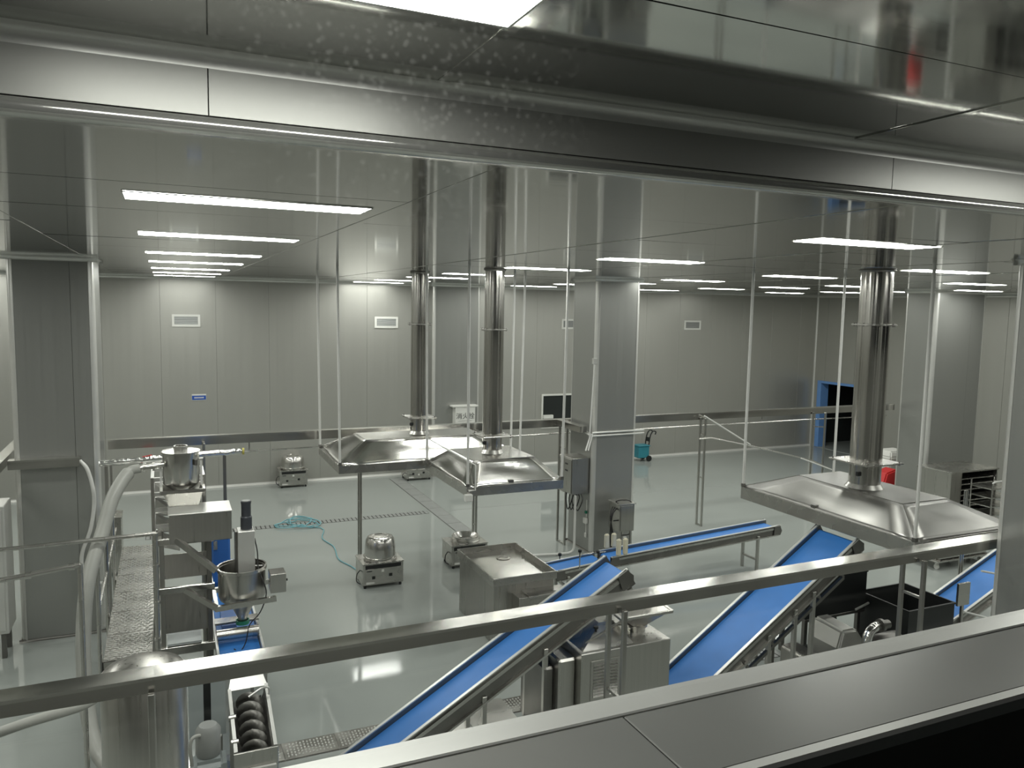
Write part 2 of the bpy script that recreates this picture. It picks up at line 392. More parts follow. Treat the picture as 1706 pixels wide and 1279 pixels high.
box('glass_pane', 'glass', sl, XL, 11, 1.296, 1.301, SZ + .005, ZN)
box('corridor_floor', 'void', sl, XL, 11, -1.2, 1.17, 2.75, 2.80)  # near-black colour stands in for the darkness of the corridor
box('under_sill_panel', 'darksteel', sl, XL, 11, 1.10, 1.168, 2.8, SZ - .03)  # dark colour stands in for the shadow below the sill

# ================================================================== LAMPS
def lamp_at(xc, yc, zc, label, group, src=None):
    if src: return dup(src, (xc, yc, zc), label)
    t = thing('ceiling_light', label, 'light', (xc, yc, zc), group)
    f = MB()
    for a in ((-.6, .6, -.15, -.142), (-.6, .6, .142, .15), (-.6, -.592, -.142, .142), (.592, .6, -.142, .142)):
        f.box(xc + a[0], xc + a[1], yc + a[2], yc + a[3], zc - .006, zc - .001)
    f.build('frame', 'white', t)
    MB().add([(xc - .592, yc - .142, zc - .005), (xc - .592, yc + .142, zc - .005), (xc + .592, yc + .142, zc - .005), (xc + .592, yc - .142, zc - .005)], [(0, 1, 2, 3)]).build('diffuser', 'lamp', t)
    return t
ordn = ['nearest', 'second', 'third', 'fourth', 'fifth', 'sixth', 'farthest']
rows = [(-3.7, [4.3, 6.75, 9.3, 11.6, 14.0, 16.2, 18.5], 'row beyond the left edge'),
        (0.43, [4.32, 6.75, 9.4, 11.6, 14.0, 16.2, 18.1], 'left row before the far wall'),
        (4.75, [4.28, 7.1, 9.55, 12.1, 14.2, 16.6, 18.7], 'row above the left hoods'),
        (8.55, [4.2, 6.55, 8.9, 11.45, 13.6, 15.6, 18.0], 'row beside the right hood duct'),
        (12.3, [4.3, 6.6, 8.87, 11.4, 13.25, 15.35, 18.0], 'row right of the middle column'),
        (15.8, [4.3, 6.6, 8.9, 11.3, 13.3, 15.0, 17.0], 'row nearest the right wall')]
src = None
for xc, yy, nm in rows:
    for k, y in enumerate(yy):
        t = lamp_at(xc, y, ZC, '%s glowing LED panel of the %s' % (ordn[k], nm), 'LED panels in the hall ceiling', src)
        src = src or t
for xc, nm in ((-4.0, 'off to the left'), (0.27, 'above the viewer at top centre'), (4.35, 'above the right end of the window'), (8.5, 'above the near column')):
    lamp_at(xc, 1.87, ZN, 'LED panel in the raised ceiling strip %s' % nm, 'LED panels in the raised ceiling strip', src)

# ================================================================== HOODS, DUCTS
def hood(cx, cy, rx, ry, tx, ty, z0, zt, label, splay, skip=(), skin='hood', rim=.12):
    """rx, ry half size of the rim; tx, ty half size of the top plate"""
    t = thing('exhaust_hood', label, 'hood', (cx, cy, z0), 'stainless exhaust hoods')
    zr = z0 + rim; e = .025
    for a in ((-rx, rx, -ry, -ry + e), (-rx, rx, ry - e, ry), (-rx, -rx + e, -ry + e, ry - e), (rx - e, rx, -ry + e, ry - e)):
        box('rim', 'steel', t, cx + a[0], cx + a[1], cy + a[2], cy + a[3], z0, zr, bev=.003)
    bq = [(-rx, -ry), (rx, -ry), (rx, ry), (-rx, ry)]; tq = [(-tx, -ty), (tx, -ty), (tx, ty), (-tx, ty)]
    G = 8
    for k in range(4):
        j = (k + 1) % 4
        b0, b1, t0, t1 = [Vector((cx + q[0], cy + q[1], h)) for q, h in ((bq[k], zr), (bq[j], zr), (tq[k], zt), (tq[j], zt))]
        nrm = (b1 - b0).cross(t0 - b0).normalized(); m = MB(); g = []
        for i in range(G + 1):
            for q in range(G + 1):
                u, v = i / G, q / G
                p = (b0 * (1 - u) + b1 * u) * (1 - v) + (t0 * (1 - u) + t1 * u) * v
                w = sin(pi * u) * sin(pi * v)
                p = p + nrm * w * (0.013 * sin(5.3 * u + 2.1 * k + 3 * v) + 0.005 * sin(11 * v + 7 * u + k))
                g.append(p)
        fsx = [(i * (G + 1) + q, (i + 1) * (G + 1) + q, (i + 1) * (G + 1) + q + 1, i * (G + 1) + q + 1) for i in range(G) for q in range(G)]
        m.add(g, fsx); o = m.build('canopy_panel', skin, t, smooth=True)
        md = o.modifiers.new('thick', 'SOLIDIFY'); md.thickness = .004; md.offset = -1
    box('top_plate', skin, t, cx - tx, cx + tx, cy - ty, cy + ty, zt - .004, zt + .004)
    for k, q in enumerate(bq):
        sx, sy = (1 if q[0] > 0 else -1), (1 if q[1] > 0 else -1)
        x, y = cx + q[0] - sx * .02, cy + q[1] - sy * .02
        b = box('corner_bracket', 'darksteel', t, x - .022, x + .022, y - .022, y + .022, zr, zr + .045, bev=.002)
        dx, dy = splay
        MB().tube([(x, y, zr + .04), (x + sx * dx, y + sy * dy, ZC)], .018, 10).build('hanger_rod', 'rod', t, smooth=True)
    box('lamp_socket', 'darksteel', t, cx - .10, cx - .03, cy - ry + .02, cy - ry + .07, zr, zr + .05, bev=.003) if 'front' not in skip else None
    box('lamp_socket', 'darksteel', t, cx - rx + .02, cx - rx + .08, cy + .05, cy + .12, zr, zr + .05, bev=.003) if 'side' not in skip else None
    return t
HZ = 1.95
h1 = hood(3.69, 11.92, 1.44, .80, .94, .33, HZ, 2.345, 'long stainless exhaust hood hanging behind the square one, white rods at its left', (.03, .01), ('front', 'side'))
h2 = hood(4.21, 10.14, .70, .88, .455, .45, HZ, 2.325, 'square stainless exhaust hood above the low cookers and sink table', (.02, .01), ('side',))
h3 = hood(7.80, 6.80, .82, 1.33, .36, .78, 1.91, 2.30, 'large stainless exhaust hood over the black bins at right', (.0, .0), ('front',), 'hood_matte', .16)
# white conduit frame at the left of the square hood
MB().tube([(3.55, 11.02, 2.0), (3.55, 11.02, 2.42), (3.55, 9.35, 2.40), (3.62, 9.24, 2.36), (3.62, 9.24, 2.03), (3.53, 9.24, 2.03)], .010, 8).build('conduit', 'rod', h2, smooth=True)
box('conduit_box', 'white', h2, 3.47, 3.57, 9.19, 9.255, 1.90, 1.99, bev=.006)

def duct(cx, cy, r, z0, zl, zu, label):
    t = thing('exhaust_duct', label, 'duct', (cx, cy, z0), 'round stainless exhaust ducts')
    MB().lathe([(r, z0), (r, zl)], (cx, cy, 0), 32).build('lower_pipe', 'duct', t, smooth=True)
    MB().lathe([(r, zl), (r * 1.003, (zl + zu) / 2), (r, zu)], (cx, cy, 0), 32).build('middle_pipe', 'duct', t, smooth=True)
    MB().lathe([(r, zu), (r, ZC)], (cx, cy, 0), 32).build('upper_pipe', 'duct', t, smooth=True)
    s = r * 1.62
    fl = box('square_flange', 'steel', t, cx - s, cx + s, cy - s, cy + s, zl - .008, zl + .008, bev=.002)
    for sx in (-1, 1):
        for sy in (-1, 1):
            MB().lathe([(.010, zl - .025), (.010, zl + .025)], (cx + sx * s * .88, cy + sy * s * .88, 0), 8).build('bolt', 'darksteel', fl)
    rg = MB().lathe([(r, zu - .008), (r * 1.38, zu - .008), (r * 1.38, zu + .008), (r, zu + .008)], (cx, cy, 0), 32, close=True).build('ring_flange', 'steel', t, smooth=True)
    for k in range(8):
        a = pi * k / 4 + .2
        MB().lathe([(.008, zu - .02), (.008, zu + .02)], (cx + cos(a) * r * 1.25, cy + sin(a) * r * 1.25, 0), 6).build('bolt', 'darksteel', rg)
    MB().lathe([(r * 1.01, ZC - .03), (r * 1.14, ZC - .012), (r * 1.14, ZC - .002), (r * 1.01, ZC - .002)], (cx, cy, 0), 32, close=True).build('ceiling_collar', 'darksteel', t, smooth=True)
    MB().lathe([(r * 1.0, z0 + .001), (r * 1.22, z0 + .001), (r * 1.0, z0 + .05)], (cx, cy, 0), 32, close=True).build('foot_collar', 'steel', t, smooth=True)
    box('damper_handle', 'black', t, cx - r - .03, cx - r + .03, cy - r * .5, cy - r * .5 + .04, (z0 + zl) / 2, (z0 + zl) / 2 + .05, bev=.006)
    return t
duct(3.69, 11.92, .137, 2.35, 2.62, 4.09, 'thin round exhaust duct rising from the long rear hood')
duct(4.22, 10.14, .137, 2.33, 2.58, 4.07, 'round exhaust duct rising from the square hood in the centre')
duct(7.72, 6.80, .182, 2.304, 2.62, 4.26, 'thick round exhaust duct rising from the right hood')

# ================================================================== CABLE TRAYS
def tray_x(x0, x1, y0, y1, z0, z1, label, joints):
    t = thing('cable_tray', label, 'cable tray', ((x0 + x1) / 2, (y0 + y1) / 2, z0))
    box('channel', 'tray', t, x0, x1, y0 + .003, y1 - .003, z0, z1 - .004)
    jj = [x0] + [j for j in joints if x0 < j < x1] + [x1]
    for a, b in zip(jj[:-1], jj[1:]):
        m = MB(); m.box(a + .001, b - .001, y0, y1, z1 - .004, z1); m.box(a + .001, b - .001, y0, y0 + .002, z1 - .02, z1 - .004); m.box(a + .001, b - .001, y1 - .002, y1, z1 - .02, z1 - .004)
        m.build('lid', 'lid', t)
    return t
def tray_y(x0, x1, y0, y1, z0, z1, label):
    t = thing('cable_tray', label, 'cable tray', ((x0 + x1) / 2, (y0 + y1) / 2, z0))
    box('channel', 'tray', t, x0 + .003, x1 - .003, y0, y1, z0, z1 - .004); box('lid', 'tray', t, x0, x1, y0, y1, z1 - .004, z1); return t
nt_ = tray_x(-2.4, 8.0, 4.78, 4.94, 2.157, 2.252, 'long steel cable tray crossing the foreground above the blue conveyors', (-.1, 2.05, 4.3)); nt_.rotation_euler = (0, -0.006, 0)
tray_x(-0.795, 15.46, 12.90, 13.02, 2.17, 2.31, 'long steel cable tray running across the hall in front of the far wall', (.9, 3.1, 6.2, 8.7, 11.3, 13.6))
tray_x(-1.80, -1.02, 11.19, 11.335, 2.27, 2.385, 'short steel cable tray on the front of the left column', ())
tray_y(-1.98, -1.85, 9.2, 13.4, 2.27, 2.385, 'steel cable tray running past the left column')
tray_y(6.66, 6.80, 12.0, 12.895, 2.20, 2.31, 'short steel tray branch beside the middle column')

def support(x, ya, yb, ztop, label, rungs=(.5, 1.2), xoff=0.0, s=.036):
    t = thing('tray_support', label, 'stand', (x, (ya + yb) / 2, 0), 'stands under the cable trays')
    for y, dx in ((ya, 0), (yb, xoff)):
        box('post', 'steel_v', t, x + dx - s / 2, x + dx + s / 2, y - s / 2, y + s / 2, 0.0, ztop, bev=.003)
    for z in (0.02,) + tuple(rungs):
        MB().bar((x, ya + s / 2, z), (x + xoff, yb - s / 2, z), .022, .022).build('rung', 'steel', t)
    return t
support(3.05, 4.742, 4.96, 2.19, 'steel post pair under the near cable tray beside the louvred machine', (.7, 1.5))
support(6.19, 4.742, 4.96, 2.20, 'steel post pair under the near cable tray before the black bin', (.8, 1.85))
support(-0.115, 4.742, 4.96, 2.155, 'steel post pair under the left end of the near cable tray', (.7, 1.5))
support(9.94, 12.72, 12.876, 2.22, 'steel post pair right of the middle column', (1.0, 1.9))
support(6.72, 12.58, 12.876, 2.19, 'steel post pair at the left side of the middle column', (1.0, 1.8))
support(13.15, 12.72, 12.876, 2.22, 'steel post pair in front of the blue door', (.6, 1.9), -.2)
support(2.94, 12.74, 12.876, 2.22, 'steel post pair behind the pot cooker', (.5, 1.1))
support(5.01, 12.74, 12.876, 2.22, 'steel post pair behind the open ring cooker', (.5, 1.1))
support(0.52, 12.74, 12.876, 2.22, 'steel post pair behind the drum hopper', (.5, 1.1))
# pipe run hanging below the far tray, and the sloped pipes by the post pair
pr_ = thing('conduit_run', 'thin steel conduit running under the far cable tray', 'pipe', (4, 12.95, 2.0))
MB().tube([(-.78, 12.96, 2.00), (2.5, 12.96, 2.03), (9.9, 12.96, 2.04), (15.3, 12.96, 2.04)], .012, 8).build('pipe', 'steel', pr_, smooth=True)
for x in (1.2, 3.9, 8.4, 11.6, 14.2): MB().bar((x, 12.96, 2.04), (x, 12.96, 2.168), .02, .006).build('clip', 'steel', pr_)
t = thing('sloped_pipe', 'white and steel pipes sloping down from the far tray to the right hood', 'pipe', (11, 12.8, 1))
MB().tube([(9.98, 12.82, 2.26), (11.2, 12.82, 1.60)], .016, 8).build('white_pipe', 'rod', t, smooth=True)
MB().tube([(9.75, 12.66, 1.82), (10.05, 12.66, 1.83), (11.2, 12.66, 1.58), (12.8, 12.66, 1.19), (13.3, 12.66, .97)], .016, 8).build('steel_pipe', 'steel_v', t, smooth=True)
MB().tube([(12.4, 12.60, 1.28), (13.3, 12.60, .97)], .014, 8).build('white_pipe', 'rod', t, smooth=True)

# conduits and boxes on the middle column
t = thing('column_conduits', 'white conduits wrapping the middle column at tray height', 'pipe', (6.9, 11.9, 2.1))
for dz in (0, -.055):
    MB().tube([(6.86, 11.92, 2.20 + dz), (7.93, 11.90, 2.21 + dz)], .018, 8).build('front_pipe', 'trim', t, smooth=True)
for dx in (0, .05):
    MB().tube([(6.85 - dx, 12.55, 2.28), (6.87 - dx, 11.93, 2.16)], .014, 8).build('side_pipe', 'rod', t, smooth=True)
    MB().tube([(6.87 - dx * .6, 11.92, 2.18), (6.76 - dx, 11.86, 1.90)], .015, 8).build('drop_pipe', 'rod', t, smooth=True)
MB().tube([(6.86, 11.90, 3.45), (6.78, 11.86, 2.10)], .012, 8).build('stay_rod', 'rod', t, smooth=True)
box('rod_bracket', 'trim', t, 6.83, 6.90, 11.88, 11.94, 3.42, 3.52, bev=.005)
t = thing('electric_cabinet', 'steel electric cabinet on the left side of the middle column', 'cabinet', (6.72, 12.35, 1.08))
box('body', 'steel_v', t, 6.56, 6.90, 12.05, 12.55, 1.08, 1.73, bev=.004)
box('door', 'steel_v', t, 6.545, 6.56, 12.07, 12.53, 1.10, 1.71, bev=.003)
for z in (1.60, 1.48):
    for y in (12.2, 12.38): box('nameplate', 'ink', t, 6.538, 6.545, y, y + .09, z, z + .025)
for k in range(4):
    y = 12.1 + k * .12
    MB().tube(spline([(6.70, y, 1.08), (6.68, y + .03, .92), (6.66, y - .10, .80 - .02 * k), (6.72, y - .16, 1.00), (6.75, y - .05, 1.08)], 5), .010, 6).build('cable', 'cable', t, smooth=True)
t = thing('white_conduit', 'white conduit bending from the middle column along the floor', 'pipe', (6.5, 12, 0))
MB().tube([(6.62, 12.02, 1.07), (6.62, 12.02, .18)] + bez((6.62, 12.02, .18), (6.62, 12.02, .03), (6.55, 12.02, .03), (6.35, 12.05, .03), 6)[1:] + [(5.3, 12.25, .03)], .022, 8).build('pipe', 'rod', t, smooth=True)
t = thing('switch_box', 'small white switch with green plug low on the middle column', 'switch', (6.88, 12.1, .5))
box('plate', 'white', t, 6.86, 6.909, 12.06, 12.16, .52, .62, bev=.004); box('plate', 'white', t, 6.885, 6.909, 12.08, 12.14, .26, .34, bev=.004)
box('plug', 'green', t, 6.87, 6.909, 12.09, 12.13, .70, .75, bev=.004); box('strip', 'white', t, 6.90, 6.909, 12.10, 12.12, .34, .95)

# ================================================================== WALL FITTINGS
def vent(x0, x1, z0, z1, label):
    t = thing('wall_vent', label, 'vent', ((x0 + x1) / 2, YB, z0), 'white vent grilles on the far wall'); y0, y1 = YB - .025, YB - .001; e = .05
    m = MB()
    for a in ((x0, x1, z0, z0 + e), (x0, x1, z1 - e, z1), (x0, x0 + e, z0 + e, z1 - e), (x1 - e, x1, z0 + e, z1 - e)): m.box(a[0], a[1], y0, y1, a[2], a[3])
    m.build('frame', 'white', t); box('back', 'grey', t, x0 + e, x1 - e, YB - .006, YB - .002, z0 + e, z1 - e)
    n = 5
    for k in range(n):
        z = z0 + e + (k + .5) * (z1 - z0 - 2 * e) / n
        MB().prism([(x0 + e, YB - .02, z - .012), (x0 + e, YB - .017, z - .014), (x0 + e, YB - .007, z + .010), (x0 + e, YB - .010, z + .012)], (x1 - x0 - 2 * e, 0, 0)).build('slat', 'grey', t)
    return t
for a, nm in ((-3.75, 'left of the left column'), (.17, 'above the small blue sign'), (4.84, 'left of the thin duct'), (10.12, 'beside the middle column'), (14.25, 'right of the middle column')):
    vent(a, a + .60, 3.79, 4.07, 'white vent grille high on the far wall %s' % nm)
t = thing('wall_sign', 'small blue sign with white lettering on the far wall', 'sign', (.71, YB - .01, 2.1))
box('plate', 'white', t, .555, .865, YB - .012, YB - .001, 2.09, 2.235); box('panel', 'bluesign', t, .56, .86, YB - .014, YB - .012, 2.10, 2.20)
for k in range(8): box('character', 'white', t, .61 + k * .026, .628 + k * .026, YB - .016, YB - .014, 2.135, 2.168)

def text_obj(body, size, loc, m, parent, name='lettering'):
    cu = bpy.data.curves.new(name, 'FONT'); cu.body = body; cu.size = size; cu.extrude = .0015; cu.align_x = 'CENTER'; cu.align_y = 'CENTER'
    o = bpy.data.objects.new('tmp_text', cu); COL.objects.link(o)
    dg = bpy.context.evaluated_depsgraph_get(); me = bpy.data.meshes.new_from_object(o.evaluated_get(dg)); bpy.data.objects.remove(o)
    me.materials.clear(); me.materials.append(MT[m]); r = bpy.data.objects.new(name, me); COL.objects.link(r)
    r.parent = parent; r.location = Vector(loc) - wloc(parent); r.rotation_euler = (pi / 2, 0, 0); return r
hy = thing('hydrant_cabinet', 'white fire hydrant cabinet with dark lettering on the far pilaster', 'cabinet', (7.0, 18.8, .75))
box('body', 'white', hy, 6.76, 7.30, 18.72, 18.945, .75, 1.80, bev=.005); box('lid', 'white', hy, 6.68, 7.38, 18.70, 18.945, 1.80, 1.84, bev=.005)
text_obj('消火栓', .17, (7.03, 18.717, 1.56), 'ink', hy); box('underline', 'ink', hy, 6.84, 7.20, 18.717, 18.72, 1.44, 1.445)

# ================================================================== FLOOR: DRAINS
def drain_x(x0, x1, yc, w, label, n):
    t = thing('floor_drain', label, 'drain', ((x0 + x1) / 2, yc, 0)); L = (x1 - x0) / n
    box('channel', 'darksteel', t, x0 - .01, x1 + .01, yc - w / 2 - .012, yc + w / 2 + .012, 0.0005, .003)
    for k in range(n):
        a, b = x0 + k * L + .004, x0 + (k + 1) * L - .004
        p = box('cover_plate', 'steel', t, a, b, yc - w / 2, yc + w / 2, .003, .009)
        m = MB(); c = a + .03
        i = 0
        while c < b - .03:
            for q in range(5):
                y = yc - w / 2 + .035 + q * (w - .05) / 5 + (.012 if i % 2 else 0); m.box(c, c + .014, y, y + (w - .05) / 9, .009, .0125)
            c += .034; i += 1
        o = m.build('tread_bumps', 'trim', p); o['kind'] = 'stuff'
    return t
def drain_y(xc, y0, y1, w, label, n):
    t = thing('floor_drain', label, 'drain', (xc, (y0 + y1) / 2, 0)); L = (y1 - y0) / n
    box('channel', 'darksteel', t, xc - w / 2 - .012, xc + w / 2 + .012, y0, y1, .0005, .003)
    for k in range(n): box('cover_plate', 'grey', t, xc - w / 2, xc + w / 2, y0 + k * L + .005, y0 + (k + 1) * L - .005, .003, .008)
    return t
drain_x(-.6, 5.7, 7.55, .30, 'perforated steel drain cover running under the near conveyors', 12)
def drain_slots(x0, x1, yc, w, label):
    t = thing('floor_drain', label, 'drain', ((x0 + x1) / 2, yc, 0))
    box('channel', 'seam', t, x0, x1, yc - w / 2, yc + w / 2, .0005, .002)
    n = int((x1 - x0) / .085)
    for k in range(n):
        a = x0 + k * (x1 - x0) / n; box('slat', 'grey', t, a + .012, a + (x1 - x0) / n - .012, yc - w / 2, yc + w / 2, .002, .007)
    return t
drain_slots(-.4, 5.05, 15.65, .22, 'slotted drain grating across the floor by the hose coil')
drain_y(5.28, 13.4, 19.0, .30, 'covered drain channel running to the far wall', 9)
drain_slots(5.6, 7.2, 7.55, .30, 'white barred drain grating under the right conveyor')

# ================================================================== COOKERS
def cooker(x0, y0, label, top, w=.66, d=.52, h=.40, dark=True):
    t = thing('cooker', label, 'cooker', (x0 + w / 2, y0 + d / 2, 0), 'low gas cookers'); x1, y1 = x0 + w, y0 + d
    for a in (x0 + .05, x1 - .05):
        for b in (y0 + .05, y1 - .05):
            c = MB().lathe([(.022, 0), (.022, .035), (.012, .04), (.012, .055)], (a, b, 0), 10).build('foot', 'black', t, smooth=True)
    box('body', 'steel', t, x0 + .01, x1 - .01, y0 + .012, y1 - .01, .05, h - .018, bev=.004)
    box('worktop', 'steel', t, x0, x1, y0, y1, h - .018, h, bev=.004)
    fp = box('front_panel', 'steel', t, x0 + .05, x1 - .07, y0 + .004, y0 + .012, .07, h - .09, bev=.002)
    if dark: box('grille_strip', 'black', t, x0 + .05, x1 - .05, y0 + .003, y0 + .012, h - .085, h - .03)
    for k, (a, b) in enumerate(((.15, .15), (.42, .17))):
        box('knob_plate', 'black', fp, x0 + a, x0 + a + .05, y0 - .002, y0 + .004, b, b + .045)
    box('logo', 'ink', fp, x0 + .07, x0 + .15, y0 + .001, y0 + .004, h - .13, h - .115); box('sticker', 'white', fp, x0 + .30, x0 + .34, y0 + .001, y0 + .004, h - .15, h - .11)
    box('label_strip', 'white', fp, x0 + .06, x0 + .19, y0 + .001, y0 + .004, .075, .105)
    MB().tube(spline([(x0 + .005, y0 + .2, h * .62), (x0 - .05, y0 + .16, h * .5), (x0 - .06, y0 + .14, h * .25), (x0 - .01, y0 + .1, .06)], 5), .008, 6).build('gas_hose', 'cable', t, smooth=True)
    cx, cy = x0 + w * .52, y0 + d * .52
    MB().lathe([(.175, h), (.25, h), (.25, h + .02), (.24, h + .028), (.175, h + .02)], (cx, cy, 0), 32, close=True).build('burner_ring', 'steel', t, smooth=True)
    if top == 'ring':
        MB().lathe([(.225, h + .02), (.235, h + .09), (.215, h + .09), (.17, h + .04), (.15, h + .01), (.16, h - .0), (.21, h + .01)], (cx, cy, 0), 32, close=True).build('ring_collar', 'steel', t, smooth=True)
        MB().lathe([(.001, h + .004), (.165, h + .004), (.165, h + .006), (.001, h + .006)], (cx, cy, 0), 24).build('burner_bowl', 'darksteel', t, smooth=True)
    return t, (cx, cy, h)
def basin(c, label, r=.245, hh=.32):
    cx, cy, z = c
    t = thing('inverted_basin', label, 'basin', (cx, cy, z + .022), 'upturned steel basins'); z += .030
    n = 48; rings = []
    prof = [(r, 0), (r + .02, .002), (r + .02, .012), (r, .018), (r - .006, hh * .45), (r - .022, hh * .82), (r - .05, hh * .96), (r - .09, hh), (.02, hh)]
    for (q, h) in prof:
        ring = []
        for k in range(n):
            a = 2 * pi * k / n; f = 1 + (.022 * abs(cos(4 * a)) if .02 < h < hh * .97 else 0)
            ring.append((cx + q * f * cos(a), cy + q * f * sin(a), z + h))
        rings.append(ring)
    MB().loft(rings).build('bowl', 'hood', t, smooth=True)
    MB().lathe([(r * .5, hh - .002), (r * .53, hh + .006), (r * .45, hh + .006), (r * .42, hh - .002)], (cx, cy, z), 32, close=True).build('foot_ring', 'steel', t, smooth=True)
    return t
_, c = cooker(2.71, 11.62, 'low steel cooker holding the upturned basin, in the middle of the floor', 'pan'); basin(c, 'upturned steel basin on the cooker in the middle of the floor')
cooker(4.30, 12.02, 'low steel cooker with open burner ring beside the sink table', 'ring')
_, c = cooker(2.42, 18.85, 'steel cooker holding a dome basin against the far wall', 'pan', h=.42); basin(c, 'dome shaped steel basin on the cooker by the far wall', .27, .28)
cooker(5.45, 18.62, 'low steel cooker seen under the long hood near the far wall', 'pan', h=.28, dark=False)

# ================================================================== SINK TABLE
t = thing('sink_table', 'square stainless sink table with raised rim left of the near conveyor', 'table', (4.26, 9.7, 0))
X0, X1, Y0, Y1 = 3.80, 4.72, 9.02, 10.38
box('body', 'steel_v', t, X0 + .03, X1 - .02, Y0 + .05, Y1 - .03, 0, .80, bev=.004)
box('tray_bottom', 'hood', t, X0 + .02, X1 - .02, Y0 + .02, Y1 - .02, .80, .815)
for a in ((X0, X1, Y0, Y0 + .02), (X0, X1, Y1 - .02, Y1), (X0, X0 + .02, Y0 + .02, Y1 - .02), (X1 - .02, X1, Y0 + .02, Y1 - .02)):
    box('rim', 'steel', t, a[0], a[1], a[2], a[3], .795, .90, bev=.003)
MB().lathe([(.07, .815), (.10, .818), (.10, .826), (.07, .826)], (4.36, 10.0, 0), 24, close=True).build('drain_ring', 'steel', t, smooth=True)
box('front_shelf', 'steel', t, 4.22, 4.80, 8.80, 9.07, .66, .69, bev=.003); box('front_box', 'steel_v', t, 4.10, 4.74, 8.86, 9.07, .15, .66, bev=.004)

# ================================================================== CONVEYORS
def conveyor(xa, za, xb, zb, y0, y1, label, legs, guard=.05, depth=.16, trussed=False):
    """belt conveyor along x from (xa, za) to (xb, zb), belt between y0 and y1"""
    t = thing('belt_conveyor', label, 'conveyor', ((xa + xb) / 2, (y0 + y1) / 2, 0), 'blue belt conveyors')
    d = Vector((xb - xa, 0, zb - za)).normalized(); nv = Vector((-d.z, 0, d.x))
    A, B = Vector((xa, 0, za)), Vector((xb, 0, zb)); r = .045; yc = (y0 + y1) / 2
    # belt: a closed loop round two rollers
    out = []
    for (c, s) in ((B, 1), (A, -1)):
        for k in range(9):
            a = pi / 2 - pi * k / 8 if s == 1 else -pi / 2 - pi * k / 8
            out.append(c - nv * r + d * (cos(a) * r) + nv * (sin(a) * r))
    MB().prism([p + Vector((0, y0 + .006, 0)) for p in out], (0, y1 - y0 - .012, 0)).build('belt', 'belt', t, smooth=True)
    for y, s in ((y0, -1), (y1, 1)):
        g = MB(); g.bar(A + nv * (guard - depth / 2) + Vector((0, y + s * .004, 0)) - d * .06, B + nv * (guard - depth / 2) + Vector((0, y + s * .004, 0)) + d * .06, .008, depth, ref=nv)
        sr = g.build('side_rail', 'darksteel', t)  # dark steel colour stands in for the shaded recess of the channel
        MB().bar(A + nv * (guard - depth * .30) + Vector((0, y + s * .014, 0)), B + nv * (guard - depth * .30) + Vector((0, y + s * .014, 0)), .012, .035, ref=nv).build('rail_strip', 'steel', sr)
        MB().bar(A + nv * guard + Vector((0, y + s * .016, 0)) - d * .05, B + nv * guard + Vector((0, y + s * .016, 0)) + d * .05, .034, .012, ref=nv).build('rail_cap', 'trim', sr)
        MB().bar(A + nv * (guard - depth) + Vector((0, y + s * .014, 0)), B + nv * (guard - depth) + Vector((0, y + s * .014, 0)), .045, .02, ref=nv).build('lower_flange', 'steel', sr)
        for c, sg in ((A, -1), (B, 1)):
            q = c - nv * r; MB().prism([q + d * sg * .03 + nv * (guard + .06) + Vector((0, y + s * .025, 0)), q + d * sg * .075 + nv * .0 + Vector((0, y + s * .025, 0)), q + d * sg * .04 - nv * .07 + Vector((0, y + s * .025, 0)), q - d * sg * .10 - nv * .07 + Vector((0, y + s * .025, 0)), q - d * sg * .08 + nv * (guard + .05) + Vector((0, y + s * .025, 0))], (0, s * .006, 0)).build('end_plate', 'darksteel', t)
    for c in (A, B):
        MB().lathe([(r - .004, y0 + .004), (r - .004, y1 - .004)], (c - nv * r), 16, 'y').build('roller', 'darksteel', t, smooth=True)
    for x in legs:
        k = (x - xa) / (xb - xa); zt = za + (zb - za) * k - depth + guard - .02
        for y in (y0 - .01, y1 + .01):
            box('leg', 'steel_v', t, x - .022, x + .022, y - .022, y + .022, 0, zt + .06, bev=.003)
        MB().bar((x, y0 + .012, .22), (x, y1 - .012, .22), .03, .03).build('cross_bar', 'steel_v', t)
    if trussed:
        off = .20
        for y in (y0 - .012, y1 + .012):
            a0, b0 = A + d * .5 - nv * off + Vector((0, y, 0)), B - d * .35 - nv * off + Vector((0, y, 0))
            MB().bar(a0, b0, .035, .035, ref=nv).build('lower_chord', 'darksteel', t)
            n = 5
            for k in range(n + 1):
                p = a0.lerp(b0, k / n); MB().bar(p, p + nv * .12, .03, .03, ref=d).build('strut', 'darksteel', t)
    return t
conveyor(1.20, .12, 4.10, 1.78, 6.40, 6.80, 'long blue inclined conveyor climbing from bottom centre over the louvred machine', (2.62, 3.24), trussed=False, depth=.20)
conveyor(4.72, .31, 7.02, 1.83, 6.24, 6.80, 'blue inclined conveyor ending under the right hood', (5.82, 6.17, 6.42), trussed=True)
c2 = conveyor(6.25, .545, 9.48, .72, 10.08, 10.42, 'gently rising blue conveyor behind the sink table, legs at its far end', (9.06,))
conveyor(9.45, .36, 12.4, 1.55, 6.75, 7.25, 'blue inclined conveyor mostly hidden behind the near column', (11.0, 12.0))
c5 = conveyor(5.30, .47, 6.06, .53, 10.06, 10.44, 'short flat blue belt feeding the rising conveyor, cream blocks on its rails', (5.45, 5.95), guard=.03)
t = thing('guide_rods', 'bent steel guide rod with black clamp knobs over the short belt', 'guide', (5.7, 10.2, .5))
MB().tube([(5.62, 10.02, .50), (5.62, 10.02, .68), (5.70, 10.10, .68), (6.15, 10.16, .66)], .010, 8).build('rod', 'steel', t, smooth=True)
for x, y, z in ((5.52, 10.47, .52), (5.62, 10.02, .70), (5.98, 10.10, .62)):
    MB().lathe([(.008, -.05), (.008, .03), (.028, .035), (.028, .07), (.012, .078)], (x, y, z + .02), 12).build('knob', 'black', t, smooth=True)
